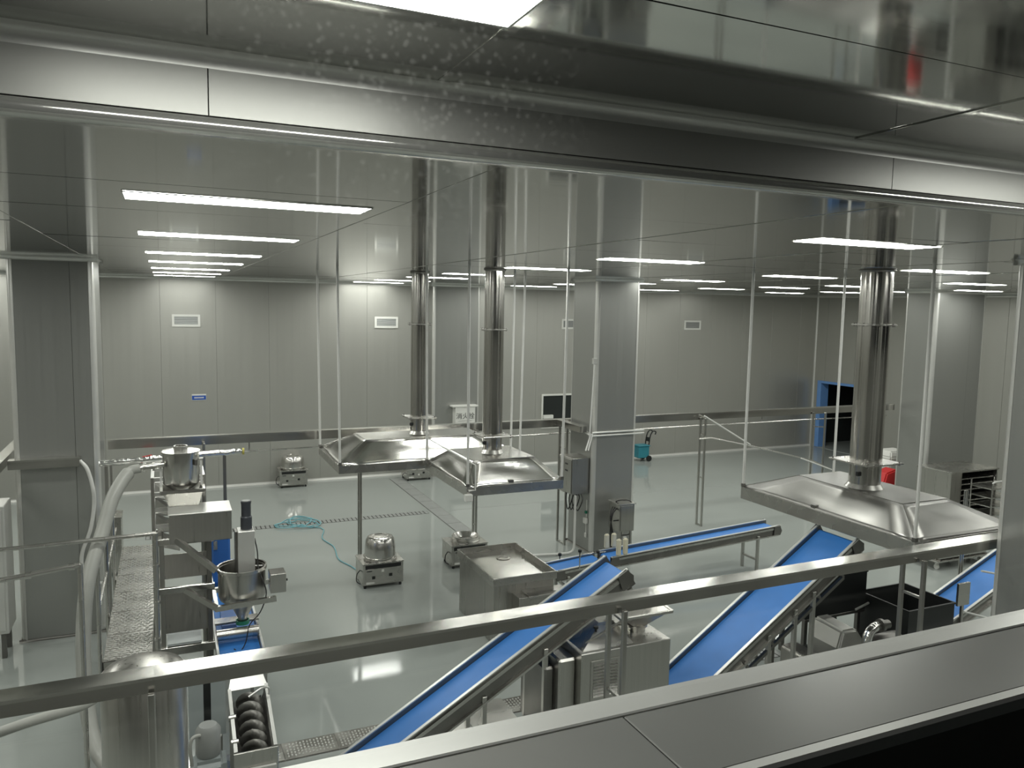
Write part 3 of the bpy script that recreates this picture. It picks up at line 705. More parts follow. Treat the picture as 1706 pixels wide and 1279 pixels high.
for i, (x, y, nm) in enumerate(((6.30, 10.445, 'rear left'), (6.43, 10.445, 'rear right'), (6.28, 10.055, 'front left'), (6.40, 10.055, 'front right'))):
    b = MB().box(x, x + .075, y - .03, y + .03, .612 + (x - 6.28) * .054, .87 if i > 1 else .84).build('cream_block', 'cream', None, bev=.014, seg=3)
    tag(b, 'cream plastic guide block on the blue belt, %s of four' % nm, 'guide block', 'cream guide blocks')

# control box on a stand behind the rising conveyor
t = thing('control_stand', 'grey control box on legs in front of the middle column', 'control box', (7.3, 11.55, 0))
box('box', 'steel_v', t, 7.16, 7.46, 11.40, 11.75, .52, 1.00, bev=.004); box('lid', 'steel', t, 7.14, 7.48, 11.38, 11.77, 1.00, 1.015, bev=.003)
box('door', 'steel_v', t, 7.18, 7.44, 11.388, 11.40, .54, .98, bev=.003)
for a in (7.20, 7.42):
    for b in (11.44, 11.71): box('leg', 'steel_v', t, a - .016, a + .016, b - .016, b + .016, 0, .52)
for k in range(3):
    MB().tube(spline([(7.15, 11.5 + .06 * k, .92), (7.06 - .02 * k, 11.48, .8), (7.04 + .03 * k, 11.5, .45), (7.10, 11.52, .12), (7.2, 11.6, .05)], 6), .011, 6).build('cable', 'cable', t, smooth=True)
MB().tube(spline([(7.20, 11.6, 1.02), (7.24, 11.50, 1.06), (7.38, 11.46, 1.05), (7.47, 11.5, .95), (7.49, 11.5, .6), (7.44, 11.5, .44), (7.30, 11.52, .42)], 6), .009, 6).build('cable', 'cable', t, smooth=True)
MB().lathe([(.012, -.05), (.012, .05), (.03, .055), (.03, .075)], (7.12, 11.45, .72), 10, 'x').build('plug', 'black', t, smooth=True)
box('air_valve', 'trim', t, 7.26, 7.34, 11.42, 11.48, .22, .42, bev=.01)

# ================================================================== LOUVRED MACHINE
t = thing('grinder', 'stainless grinding machine with louvred panel and feed hopper in the foreground', 'machine', (4.0, 6.5, 0))
gx0, gx1, gy0, gy1 = 3.50, 4.50, 6.15, 7.0
MB().box(gx0, gx1, gy0, gy1, .12, 1.17).build('body', 'steel_v', t, bev=.006)
lp = box('louvre_panel', 'steel_v', t, 3.60, 3.92, gy0 - .008, gy0, .70, 1.09, bev=.002)
for c in range(2):
    for k in range(11):
        z = .735 + k * .031; a = 3.625 + c * .145
        MB().prism([(a, gy0 - .008, z), (a, gy0 - .022, z), (a, gy0 - .008, z + .018)], (.12, 0, 0)).build('louvre', 'steel', lp)
box('side_cover', 'steel_v', t, 3.32, 3.50, 6.25, 6.95, .12, 1.10, bev=.02); box('side_cover', 'darksteel', t, 3.22, 3.32, 6.35, 6.9, .30, 1.0, bev=.02)
for a in (3.55, 4.44):
    for b in (6.2, 6.94): box('foot', 'darksteel', t, a - .03, a + .03, b - .03, b + .03, 0, .12)
MB().loft([[(3.54, 6.20, 1.17), (4.10, 6.20, 1.17), (4.10, 6.74, 1.17), (3.54, 6.74, 1.17)], [(3.86, 6.46, 1.31), (4.02, 6.46, 1.31), (4.02, 6.60, 1.31), (3.86, 6.60, 1.31)]]).build('cone_cover', 'steel', t)
MB().lathe([(.012, 0), (.012, .05), (.025, .055), (.025, .075)], (3.78, 6.38, 1.24), 10).build('knob', 'black', t, smooth=True)
MB().lathe([(.09, 1.17), (.09, 1.22), (.11, 1.22), (.11, 1.24)], (4.30, 6.46, 0), 24).build('hopper_neck', 'steel', t, smooth=True)
hb, ht = 1.24, 1.37
o = MB().loft([[(4.22, 6.39, hb), (4.38, 6.39, hb), (4.38, 6.55, hb), (4.22, 6.55, hb)], [(4.04, 6.32, ht), (4.61, 6.32, ht), (4.61, 6.62, ht + .02), (4.04, 6.62, ht + .02)]], cap=False).build('hopper', 'steel', t)
md = o.modifiers.new('thick', 'SOLIDIFY'); md.thickness = .006
for p, q in (((4.03, 6.31, ht), (4.62, 6.31, ht)), ((4.62, 6.31, ht), (4.62, 6.63, ht + .02)), ((4.62, 6.63, ht + .02), (4.03, 6.63, ht + .02)), ((4.03, 6.63, ht + .02), (4.03, 6.31, ht))):
    MB().bar(p, q, .03, .025).build('hopper_rim', 'steel', t)
box('lid', 'steel', t, 4.16, 4.46, 6.62, 6.96, 1.17, 1.185, bev=.003); MB().lathe([(.02, 1.185), (.02, 1.21)], (4.32, 6.7, 0), 10).build('lid_knob', 'black', t)
MB().tube([(3.62, 6.30, 1.20), (4.03, 6.31, 1.36)], .012, 8).build('hopper_stay', 'steel', t, smooth=True)
t = thing('low_platform', 'low diamond plate step beside the grinding machine', 'step', (3.0, 6.5, 0))
box('plate', 'steel', t, 2.70, 3.18, 6.86, 7.30, .24, .26); box('plate', 'steel', t, 2.35, 2.66, 6.86, 7.30, .24, .26)
for a in (2.38, 3.15):
    for b in (6.89, 7.27): box('leg', 'steel_v', t, a - .02, a + .02, b - .02, b + .02, 0, .24)

# ================================================================== BINS AND MACHINE UNDER THE RIGHT HOOD
def open_bin(x0, x1, y0, y1, z0, z1, label, m='black', wall=.012):
    t = thing('open_bin', label, 'bin', ((x0 + x1) / 2, (y0 + y1) / 2, z0), 'black open bins')
    box('bottom', m, t, x0, x1, y0, y1, z0, z0 + .015)
    for a in ((x0, x1, y0, y0 + wall), (x0, x1, y1 - wall, y1), (x0, x0 + wall, y0 + wall, y1 - wall), (x1 - wall, x1, y0 + wall, y1 - wall)):
        box('side', m, t, a[0], a[1], a[2], a[3], z0 + .015, z1)
    for a in ((x0 - .012, x1 + .012, y0 - .012, y0 + .002), (x0 - .012, x1 + .012, y1 - .002, y1 + .012), (x0 - .012, x0 + .002, y0, y1), (x1 - .002, x1 + .012, y0, y1)):
        box('rim', m, t, a[0], a[1], a[2], a[3], z1 - .025, z1, bev=.003)
    return t
open_bin(8.30, 9.12, 6.52, 7.28, .0, .76, 'black open bin with upright sides in front of the near column')
open_bin(7.22, 8.24, 7.12, 7.62, .58, 1.10, 'long black bin raised on a stand behind the blue conveyor')
st = thing('bin_stand', 'dark steel stand under the long black bin', 'stand', (7.5, 7.4, 0))
for a in (7.28, 8.18):
    for b in (7.18, 7.56): box('leg', 'darksteel', st, a - .025, a + .025, b - .025, b + .025, 0, .54)
box('deck', 'darksteel', st, 7.22, 8.24, 7.12, 7.62, .54, .578, bev=.004); MB().bar((8.05, 7.10, .60), (8.28, 7.10, .66), .02, .02).build('white_edge', 'white', st)
t = thing('pump_unit', 'dark pump unit with pale rounded cover and foil wrapped elbow beside the black bin', 'machine', (7.2, 6.5, 0))
box('base', 'black', t, 6.78, 8.05, 6.16, 6.95, .28, .36, bev=.01); box('base_leg', 'black', t, 6.8, 6.9, 6.2, 6.9, 0, .28); box('base_leg', 'black', t, 7.85, 7.95, 6.2, 6.9, 0, .28)
MB().loft([[(6.98, 6.36, .36), (7.42, 6.36, .36), (7.42, 6.85, .36), (6.98, 6.85, .36)], [(6.98, 6.36, .56), (7.42, 6.36, .56), (7.42, 6.85, .56), (6.98, 6.85, .56)], [(7.08, 6.40, .74), (7.30, 6.40, .74), (7.30, 6.85, .76), (7.08, 6.85, .76)]]).build('cover', 'wall', t, bev=.03, seg=3)
MB().tube(spline([(7.26, 6.22, .40), (7.26, 6.22, .66), (7.32, 6.24, .76), (7.46, 6.28, .79)], 6), .055, 12).build('foil_elbow', 'foil', t, smooth=True)
MB().lathe([(.05, 0), (.05, .08), (.075, .08), (.075, .12), (.05, .12), (.05, .22)], (7.44, 6.28, .79), 16, 'x').build('coupling', 'darksteel', t, smooth=True)
MB().lathe([(.10, 0), (.12, .03), (.12, .36), (.09, .40)], (7.50, 6.32, .54), 20, 'x').build('motor', 'darksteel', t, smooth=True)
t = thing('louvred_motor_box', 'small pale louvred motor box under the right conveyor', 'machine', (6.6, 6.5, 0))
MB().box(6.47, 6.72, 6.30, 6.75, .05, .55).build('body', 'steel_v', t, bev=.03, seg=3)
for k in range(6): box('louvre', 'trim', t, 6.54, 6.68, 6.292, 6.30, .16 + k * .05, .175 + k * .05)
for a in (6.52, 6.68): box('foot', 'black', t, a - .02, a + .02, 6.35, 6.7, 0, .05)
# box with pipes at the foot of the hidden conveyor
t = thing('junction_box', 'small steel junction box with white pipes beside the right conveyor foot', 'box', (9.4, 6.6, .5))
MB().bar((9.52, 6.70, .60), (9.52, 6.70, .90), .22, .03, ref=(0, 1, 0)).build('plate', 'steel', t); box('stem', 'steel_v', t, 9.50, 9.54, 6.69, 6.72, 0, .6)
MB().tube([(9.42, 6.60, .56), (9.95, 6.50, .40), (10.15, 6.55, .50)], .014, 8).build('white_pipe', 'rod', t, smooth=True)
MB().tube([(9.85, 6.70, 1.02), (10.25, 6.70, .92)], .014, 8).build('white_pipe', 'rod', t, smooth=True)
t = thing('pipe_pair', 'pair of thin steel uprights between the right hood and the near column', 'stand', (10.4, 7.4, 0))
for dx in (0, .05): MB().tube([(10.42 + dx, 7.42, 0), (10.42 + dx, 7.42, 1.9)], .015, 8).build('upright', 'steel', t, smooth=True)

# ================================================================== RIGHT BACKGROUND
t = thing('rack_cabinet', 'stainless rack cabinet with stacked trays before the wide column', 'cabinet', (15.3, 11.1, 0))
cx0, cx1, cy0, cy1, ch = 14.60, 16.02, 10.72, 11.52, 1.20
box('top', 'steel', t, cx0 - .02, cx1 + .02, cy0 - .02, cy1 + .02, ch - .03, ch, bev=.004)
box('side', 'steel_v', t, cx0, cx0 + .03, cy0, cy1, .1, ch - .03, bev=.003); box('side', 'steel_v', t, cx1 - .03, cx1, cy0, cy1, .1, ch - .03)
box('back', 'darksteel', t, cx0 + .03, cx1 - .03, cy1 - .03, cy1, .1, ch - .03); box('bottom', 'steel', t, cx0 + .03, cx1 - .03, cy0, cy1 - .03, .1, .14)
box('front_post', 'steel_v', t, cx0 + .03, cx0 + .32, cy0, cy0 + .03, .14, ch - .03)
for k in range(8): MB().box(cx0 + .36, cx1 - .05, cy0 + .04, cy1 - .05, .20 + k * .115, .225 + k * .115).build('shelf_tray', 'steel', t, bev=.008)
for a in (cx0 + .08, cx1 - .08):
    for b in (cy0 + .08, cy1 - .08): MB().lathe([(.04, -.015), (.04, .015)], (a, b, .04), 12, 'x').build('castor', 'black', t, smooth=True); box('castor_fork', 'steel', t, a - .02, a + .02, b - .02, b + .02, .06, .10)
t = thing('tray_trolley', 'tall steel tray trolley with pale push handle in front of the rack cabinet', 'trolley', (15.5, 10.3, 0))
for a in (15.05, 15.75):
    for b in (10.15, 10.6): MB().tube([(a, b, .1), (a, b, 1.06)], .016, 8).build('upright', 'steel', t, smooth=True); MB().lathe([(.045, -.012), (.045, .012)], (a, b, .05), 12, 'x').build('castor', 'black', t, smooth=True)
for z in (.2, .38, .56, .74, .92): box('shelf', 'steel', t, 15.05, 15.75, 10.15, 10.6, z, z + .02)
MB().tube([(15.05, 10.15, 1.06), (15.05, 10.10, 1.10), (15.75, 10.10, 1.10), (15.75, 10.15, 1.06)], .018, 8).build('push_handle', 'rod', t, smooth=True)
t = thing('food_cart', 'long stainless cart with castors under the right hood', 'cart', (12.7, 9.4, 0))
box('tub', 'steel', t, 12.15, 13.35, 9.02, 9.75, .17, .80, bev=.02); box('base', 'steel', t, 12.05, 13.40, 8.98, 9.80, .14, .17, bev=.004)
MB().tube([(12.45, 9.01, .30)] + bez((12.45, 8.99, .30), (12.50, 8.97, .22), (12.66, 8.97, .22), (12.70, 8.99, .30), 6) + [(12.70, 9.01, .30)], .012, 8).build('handle', 'steel', t, smooth=True)
for a in (12.16, 13.28):
    for b in (9.08, 9.70): MB().lathe([(.045, -.015), (.045, .015)], (a, b, .045), 14, 'x').build('castor', 'white', t, smooth=True); box('castor_fork', 'steel', t, a - .025, a + .025, b - .025, b + .025, .075, .14)
t = thing('white_bin', 'white plastic bin with red bag beside the right hood duct', 'bin', (16.3, 14.2, 0))
MB().loft([[(16.75, 14.0, 0), (17.25, 14.0, 0), (17.25, 14.4, 0), (16.75, 14.4, 0)], [(16.65, 13.9, .78), (17.40, 13.9, .78), (17.40, 14.5, .78), (16.65, 14.5, .78)], [(16.72, 13.97, .92), (17.33, 13.97, .92), (17.33, 14.43, .92), (16.72, 14.43, .92)]]).build('tub', 'white', t, bev=.03, seg=2)
t = tag(MB().loft([[(15.55, 13.10, 0), (16.10, 13.10, 0), (16.10, 13.5, 0), (15.55, 13.5, 0)], [(15.45, 13.05, .35), (16.15, 13.05, .35), (16.15, 13.5, .35), (15.45, 13.5, .35)], [(15.60, 13.1, .62), (15.95, 13.1, .70), (15.95, 13.45, .70), (15.60, 13.45, .62)]]).build('red_crate', 'red', None, bev=.03, seg=2), 'red plastic crate beside the white bin', 'crate')
t = thing('dark_crate', 'dark brown crate right of the red crate', 'crate', (14.9, 12.3, 0))
box('body', 'darksteel', t, 14.55, 15.05, 11.75, 12.25, 0, .52, bev=.01); box('notch', 'white', t, 14.66, 14.78, 11.742, 11.75, .30, .40); box('lid', 'darksteel', t, 14.52, 15.08, 11.72, 12.28, .52, .55, bev=.005)
t = thing('hand_truck', 'small teal hand truck with black handle near the far wall', 'hand truck', (12.7, 19, 0))
box('tub', 'tealbox', t, 12.42, 12.78, 18.85, 19.15, .10, .44, bev=.02); box('lip', 'tealbox', t, 12.40, 12.80, 18.83, 19.17, .44, .47, bev=.008)
MB().tube(spline([(12.78, 18.92, .12), (12.80, 18.92, .5), (12.84, 18.92, .74), (12.92, 18.92, .86), (13.02, 18.92, .84), (13.0, 18.92, .76)], 5), .018, 8).build('handle', 'black', t, smooth=True)
MB().tube(spline([(12.78, 19.1, .12), (12.80, 19.1, .5), (12.84, 19.1, .74), (12.92, 19.1, .86), (13.02, 19.1, .84), (13.0, 19.1, .76)], 5), .018, 8).build('handle', 'black', t, smooth=True)
MB().bar((12.82, 18.92, .62), (12.82, 19.1, .62), .03, .12).build('back_plate', 'black', t)
for y in (18.84, 19.16): MB().lathe([(.085, -.02), (.085, .02)], (12.76, y, .085), 16, 'y').build('wheel', 'black', t, smooth=True)

# hose coil on the floor
pts = []
for k in range(54):
    a = k * .42; rr = .26 + .09 * sin(k * .61); pts.append((2.36 + rr * cos(a) * 1.15 + .06 * sin(k * .2), 15.62 + rr * sin(a) * 1.2, .012 + .008 * (k % 7)))
pts += [(2.72, 15.2, .015), (2.62, 14.5, .012), (2.72, 13.9, .012), (2.66, 13.2, .012), (2.78, 12.75, .012), (2.84, 12.45, .012)]
tag(MB().tube(spline(pts, 4), .010, 7).build('water_hose', 'teal', None, smooth=True), 'coiled pale blue hose trailing across the floor to the cooker', 'hose')

# ================================================================== LEFT: PLATFORM, RAILS, FEEDING LINE
DZ_ = 1.09
t = thing('work_platform', 'raised diamond plate walkway with handrails at left', 'platform', (-.36, 9.6, 0))
n = 6
for k in range(n):
    y0, y1 = 7.8 + k * .61, 7.8 + (k + 1) * .61 - .006
    p = box('deck_plate', 'steel', t, -.575, -.168, y0, y1, DZ_ - .008, DZ_)
    m = MB(); i = 0; y = y0 + .03
    while y < y1 - .03:
        x = -.555 + (.022 if i % 2 else 0); j = 0
        while x < -.19:
            s = 1 if (i + j) % 2 else -1
            m.bar((x - .017, y - s * .008, DZ_ + .0035), (x + .017, y + s * .008, DZ_ + .0035), .011, .005); x += .052; j += 1
        y += .048; i += 1
    o = m.build('tread_pattern', 'trim', p); o['kind'] = 'stuff'
for x in (-.575, -.193): MB().bar((x + .01, 7.8, DZ_ - .05), (x + .01, 11.46, DZ_ - .05), .03, .08).build('side_beam', 'steel', t)
MB().bar((-.575, 7.80, DZ_ - .05), (-.168, 7.80, DZ_ - .05), .03, .08).build('front_beam', 'steel', t)
for y in (7.82, 9.6, 11.4):
    for x in (-.565, -.185): box('leg', 'steel_v', t, x - .02, x + .02, y - .02, y + .02, 0, DZ_ - .01)
for y in (7.80, 8.9, 10.1): MB().tube([(-.60, y, DZ_ - .2), (-.60, y, 1.98)], .019, 8).build('rail_post', 'steel', t, smooth=True)
MB().tube([(-.60, 7.80, 1.98), (-.60, 10.6, 1.98)], .020, 8).build('top_rail', 'steel', t, smooth=True)
MB().tube([(-.60, 7.80, 1.58), (-.60, 10.6, 1.58)], .016, 8).build('mid_rail', 'steel', t, smooth=True)
t = thing('guard_rail', 'thin steel guard rail crossing in front of the left column', 'railing', (-1.2, 7.8, 0))
MB().tube([(-.115, 7.76, .02), (-.115, 7.76, 2.26)], .022, 10).build('post', 'steel', t, smooth=True)
MB().tube([(-2.3, 7.76, 2.22), (-.115, 7.76, 2.255)], .020, 10).build('top_rail', 'steel', t, smooth=True)
for z in (.9, 1.25, 1.6, 1.95): MB().lathe([(.030, -.012), (.030, .012)], (-.115, 7.76, z), 12).build('clamp', 'steel', t, smooth=True)
t = thing('guard_rail', 'short steel guard rail with one post nearest the left edge', 'railing', (-1, 7.0, 0))
MB().tube([(-.66, 7.0, .0), (-.66, 7.0, 2.27)], .020, 10).build('post', 'steel', t, smooth=True)
MB().tube([(-1.8, 7.0, 2.16), (-1.1, 7.0, 2.215), (-.66, 7.0, 2.265)], .022, 10).build('top_rail', 'steel', t, smooth=True)
for x in (-1.02, -.72): MB().lathe([(.028, -.02), (.028, .02)], (x, 7.0, 2.222 + (x + 1.02) * .11), 10, 'x').build('clamp', 'steel', t, smooth=True)

t = thing('feed_frame', 'tall steel frame of stacked troughs carrying the drum hopper', 'machine', (.13, 8.9, 0))
fx0, fx1 = -.085, .37
for y in (8.0, 8.40):
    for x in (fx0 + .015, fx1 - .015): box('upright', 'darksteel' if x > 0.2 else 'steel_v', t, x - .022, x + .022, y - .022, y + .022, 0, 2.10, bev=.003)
for z in (2.08, 1.62, 1.03):
    for x in (fx0, fx1): MB().bar((x, 8.0, z), (x, 8.45, z), .035, .05).build('long_beam', 'steel', t)
# tower of open square frames carrying the hopper
for x in (-.14, .335):
    for y in (8.47, 8.95): box('tower_post', 'steel_v', t, x - .016, x + .016, y - .016, y + .016, 0, 2.63, bev=.003)
for z in (2.61, 2.46, 2.30, 2.13, 1.95):
    for a, b in (((-.14, 8.47), (.335, 8.47)), ((-.14, 8.95), (.335, 8.95)), ((-.14, 8.47), (-.14, 8.95)), ((.335, 8.47), (.335, 8.95))):
        MB().bar((*a, z), (*b, z), .03, .035).build('frame_bar', 'trim', t)
    if z < 2.6:
        MB().add([(-.12, 8.49, z - .03), (-.12, 8.93, z + .01), (.10, 8.93, z - .08), (.10, 8.49, z - .10)], [(0, 1, 2, 3)]).build('chute_plate', 'hood', t)
box('front_beam', 'steel', t, fx0 - .02, fx1 + .03, 7.965, 8.005, 1.59, 1.65, bev=.003); box('front_beam', 'steel', t, fx0 - .02, fx1 + .06, 7.955, 8.0, .98, 1.06, bev=.003); box('front_beam', 'steel', t, fx0 - .02, fx1 + .03, 7.965, 8.005, 2.07, 2.13, bev=.003)
MB().prism([(fx0 + .02, 8.02, 1.18), (fx0 + .02, 8.06, 1.60), (fx1 - .02, 8.06, 1.60), (fx1 - .02, 8.02, 1.18)], (0, .01, 0)).build('front_panel', 'steel_v', t)
MB().prism([(fx0 + .02, 8.03, 1.72), (fx0 + .02, 8.06, 1.95), (fx1 - .02, 8.06, 1.95), (fx1 - .02, 8.03, 1.72)], (0, .01, 0)).build('front_panel', 'steel_v', t)
box('lower_tray', 'greyglass', t, fx0 + .05, fx1 - .10, 7.98, 8.5, 1.07, 1.085)
bx = box('feed_box', 'steel_v', t, 0.0, .56, 7.88, 8.28, 2.10, 2.375, bev=.006); box('box_lid', 'trim', bx, -.005, .565, 7.875, 8.285, 2.375, 2.387, bev=.003)
MB().bar((.06, 7.9, 2.14), (.40, 7.70, 1.86), .05, .05).build('stay', 'steel_v', t)
o = MB().loft([[(.02, 8.20, 2.36), (.27, 8.20, 2.36), (.27, 8.46, 2.36), (.02, 8.46, 2.36)], [(-.05, 8.12, 2.545), (.315, 8.12, 2.545), (.315, 8.56, 2.545), (-.05, 8.56, 2.545)]], cap=False).build('square_hopper', 'steel_v', t)
o.modifiers.new('thick', 'SOLIDIFY').thickness = .006
for p, q in (((-.06, 8.11), (.325, 8.11)), ((.325, 8.11), (.325, 8.57)), ((.325, 8.57), (-.06, 8.57)), ((-.06, 8.57), (-.06, 8.11))): MB().bar((*p, 2.55), (*q, 2.55), .025, .03).build('hopper_rim', 'steel', t)
for x in (-.06, .31): MB().bar((x, 8.30, 2.56), (x, 8.34, 2.80), .02, .03).build('drum_bracket', 'trim', t)
t = thing('drum_hopper', 'shiny stainless drum with short neck on top of the feed frame', 'drum', (.125, 8.34, 2.57))
MB().lathe([(.06, 2.50), (.162, 2.585), (.168, 2.60), (.168, 2.895), (.182, 2.90), (.182, 2.912), (.08, 2.915), (.065, 2.915)], (.125, 8.34, 0), 36).build('drum', 'hood', t, smooth=True)
MB().lathe([(.064, 2.915), (.064, 2.962), (.056, 2.962), (.056, 2.915)], (.125, 8.34, 0), 28, close=True).build('neck', 'steel', t, smooth=True)
MB().tube([(-.03, 8.30, 2.79), (-.17, 8.28, 2.78), (-.26, 8.27, 2.775)], .028, 12).build('inlet_pipe', 'steel', t, smooth=True)
for x in (-.12, -.20): MB().lathe([(.042, -.012), (.042, .012)], (x, 8.28, 2.78), 14, 'x').build('inlet_clamp', 'steel', t, smooth=True)
box('latch', 'darksteel', t, .245, .275, 8.20, 8.24, 2.78, 2.84, bev=.004)
tag(MB().tube(spline([(-.24, 8.27, 2.775), (-.34, 8.25, 2.74), (-.47, 8.08, 2.55), (-.56, 7.91, 2.26), (-.67, 7.66, 1.88), (-.71, 7.55, 1.35), (-.68, 7.4, .85), (-.60, 7.15, .6), (-.45, 6.8, .55), (-.32, 6.5, .55)], 7), [.045] * 7 + [.062] * 57 , 14).build('suction_hose', 'hose', None, smooth=True), 'thick grey suction hose curving down from the drum hopper', 'hose')

# mixing pot with stirrer
t = thing('mixing_pot', 'round steel mixing pot with stirrer motor beside the feed frame', 'pot', (.655, 8.0, 1.2))
o = MB().lathe([(.225, 1.76), (.225, 1.50), (.21, 1.46), (.10, 1.37), (.045, 1.25), (.045, 1.20)], (.655, 8.0, 0), 36).build('bowl', 'steel_v', t, smooth=True)
import bmesh
bm = bmesh.new(); bm.from_mesh(o.data)
for f in [f for f in bm.faces if len(f.verts) > 8 and f.calc_center_median().z > 0]: bmesh.ops.delete(bm, geom=[f], context='FACES_ONLY')
bm.to_mesh(o.data); bm.free(); md = o.modifiers.new('thick', 'SOLIDIFY'); md.thickness = .008; md.offset = -1
MB().lathe([(.222, 1.755), (.238, 1.755), (.238, 1.785), (.222, 1.785)], (.655, 8.0, 0), 36, close=True).build('rim', 'steel', t, smooth=True)
MB().lathe([(.055, 1.19), (.065, 1.19), (.065, 1.23), (.055, 1.23)], (.655, 8.0, 0), 20, close=True).build('outlet_ring', 'green', t, smooth=True)
bk = box('stirrer_housing', 'trim', t, .615, .775, 7.92, 8.10, 1.66, 2.15, bev=.006); box('housing_back', 'darksteel', bk, .595, .615, 7.96, 8.10, 1.72, 2.14)
mo = MB().lathe([(.055, 2.15), (.055, 2.27), (.046, 2.28), (.046, 2.40), (.05, 2.41), (.05, 2.43)], (.705, 8.02, 0), 20).build('motor', 'motor', t, smooth=True)
MB().lathe([(.04, 2.43), (.04, 2.436)], (.705, 8.02, 0), 16).build('fan_cap', 'grey', mo, smooth=True)
MB().tube([(.72, 8.1, 1.74), (.86, 8.06, 1.74)], .008, 6).build('stay_rod', 'rod', t, smooth=True)
cb = box('control_box', 'steel', t, .90, 1.05, 7.76, 7.95, 1.545, 1.735, bev=.004); MB().lathe([(.012, 0), (.012, .02)], (1.05, 7.82, 1.65), 10, 'x').build('switch', 'black', cb)
MB().tube(spline([(.78, 8.0, 2.05), (.80, 7.95, 1.92), (.80, 7.9, 1.78), (.83, 7.8, 1.68), (.86, 7.77, 1.55), (.80, 7.75, 1.38), (.70, 7.76, 1.26), (.66, 7.74, 1.10), (.60, 7.72, 1.02), (.55, 7.74, 1.05)], 5), .006, 6).build('cable', 'cable', t, smooth=True)
for y in (7.74, 8.26): MB().bar((.39, y, 1.47), (.95, y, 1.50), .04, .05).build('support_arm', 'steel', t)
for y in (7.74,): MB().bar((.13, y + .1, 1.66), (.40, y - .01, 1.48), .045, .045).build('brace', 'steel_v', t)
box('arm_link', 'steel', t, .385, .42, 7.74, 8.26, 1.44, 1.49)
# blue belt line under the pot, running towards the viewer
t = thing('belt_line', 'blue belt running towards the viewer under the mixing pot', 'conveyor', (.6, 8.6, 0))
MB().prism([(.42, 7.35, 1.02), (.42, 10.2, 1.16), (.42, 10.2, 1.10), (.42, 7.35, .96)], (.37, 0, 0)).build('belt', 'belt', t)
for x in (.40, .81): MB().bar((x, 7.30, 1.01), (x, 10.2, 1.15), .022, .12).build('side_rail', 'trim', t)
for y in (7.5, 8.8, 10.0):
    for x in (.40, .81): box('leg', 'steel_v', t, x - .018, x + .018, y - .018, y + .018, 0, .96)
MB().lathe([(.055, .405), (.055, .80)], (0, 7.92, 1.13), 18, 'x').build('press_roller', 'steel', t, smooth=True); MB().bar((.40, 8.17, 1.17), (.82, 8.17, 1.17), .14, .02).build('roller_cover', 'steel', t)
MB().prism([(.47, 8.15, 1.07), (.47, 8.5, 1.09), (.47, 8.5, 1.22)], (.14, 0, 0)).build('wedge', 'bluebin', t)
t = thing('blue_bin', 'blue plastic bin with latch behind the mixing pot', 'bin', (.55, 9.6, 1.3))
box('body', 'bluebin', t, .44, .64, 9.3, 9.9, 1.17, 1.86, bev=.02); box('latch', 'steel', t, .46, .50, 9.285, 9.3, 1.58, 1.68)
# screw trough in the foreground
t = thing('screw_trough', 'tilted screw trough with clear lid under the near cable tray', 'machine', (.63, 6.9, 0))
a0, a1, zA, zB = 6.60, 7.26, .62, .86
def tp(x, y, dz=0): return (x, y, zA + (zB - zA) * (y - a0) / (a1 - a0) + dz)
for x in (.47, .79): MB().bar(tp(x, a0), tp(x, a1), .03, .06).build('side_rail', 'trim', t)
prof = [(.485 + .145 * (1 - cos(q)), -.16 * sin(q) - .02) for q in [pi * k / 10 for k in range(11)]]
m = MB(); ra = [tp(x, a0, z) for x, z in prof]; rb = [tp(x, a1, z) for x, z in prof]
m.add(ra + rb, [(i, i + 1, i + 12, i + 11) for i in range(10)]); o = m.build('trough', 'darksteel', t, smooth=True); o.modifiers.new('thick', 'SOLIDIFY').thickness = .004
m = MB(); vs = []; fs_ = []
NN = 90
for k in range(NN + 1):
    a = k * 2 * pi / 15; y = a0 + .03 + (a1 - a0 - .06) * k / NN
    p = Vector(tp(.63, y, -.06)); vs += [p + Vector((cos(a) * .02, 0, sin(a) * .02)), p + Vector((cos(a) * .115, 0, sin(a) * .115))]
    if k: fs_.append((2 * k - 2, 2 * k - 1, 2 * k + 1, 2 * k))
m.add(vs, fs_); sc = m.build('screw', 'darksteel', t, smooth=True); sc.modifiers.new('thick', 'SOLIDIFY').thickness = .004
MB().tube([tp(.63, a0, -.06), tp(.63, a1, -.06)], .02, 10).build('shaft', 'steel', t, smooth=True)
box('front_plate', 'steel_v', t, .45, .81, a0 - .03, a0 - .01, .40, .64, bev=.003); box('white_plate', 'white', t, .50, .79, a0 - .06, a0 - .03, .30, .50, bev=.003)
MB().add([tp(.46, a1 - .02, .02), tp(.80, a1 - .02, .02), tp(.76, a1 + .12, .07), tp(.50, a1 + .12, .07)], [(0, 1, 2, 3)]).build('chute_plate', 'trim', t)
MB().tube(spline([tp(.80, 7.12, .02), tp(.80, 7.13, .08), tp(.74, 7.12, .10), tp(.62, 7.08, .07)], 5), .010, 8).build('handle', 'trim', t, smooth=True)
for y in (6.70, 6.95): MB().lathe([(.025, -.03), (.025, .03)], tp(.47, y, .02), 10, 'x').build('clamp', 'steel', t, smooth=True)
for x in (.48, .78):
    for y in (6.66, 7.20): box('leg', 'steel_v', t, x - .018, x + .018, y - .018, y + .018, 0, tp(0, y)[2] - .05)
t = thing('gear_motor', 'grey geared motor beside the screw trough', 'motor', (.27, 6.75, .3))
MB().box(.12, .40, 6.55, 6.85, .28, .62).build('gearbox', 'greyglass', t, bev=.05, seg=3); MB().lathe([(.09, .40), (.10, .42), (.10, .62), (.07, .66)], (.26, 6.7, .22), 18).build('motor', 'grey', t, smooth=True)
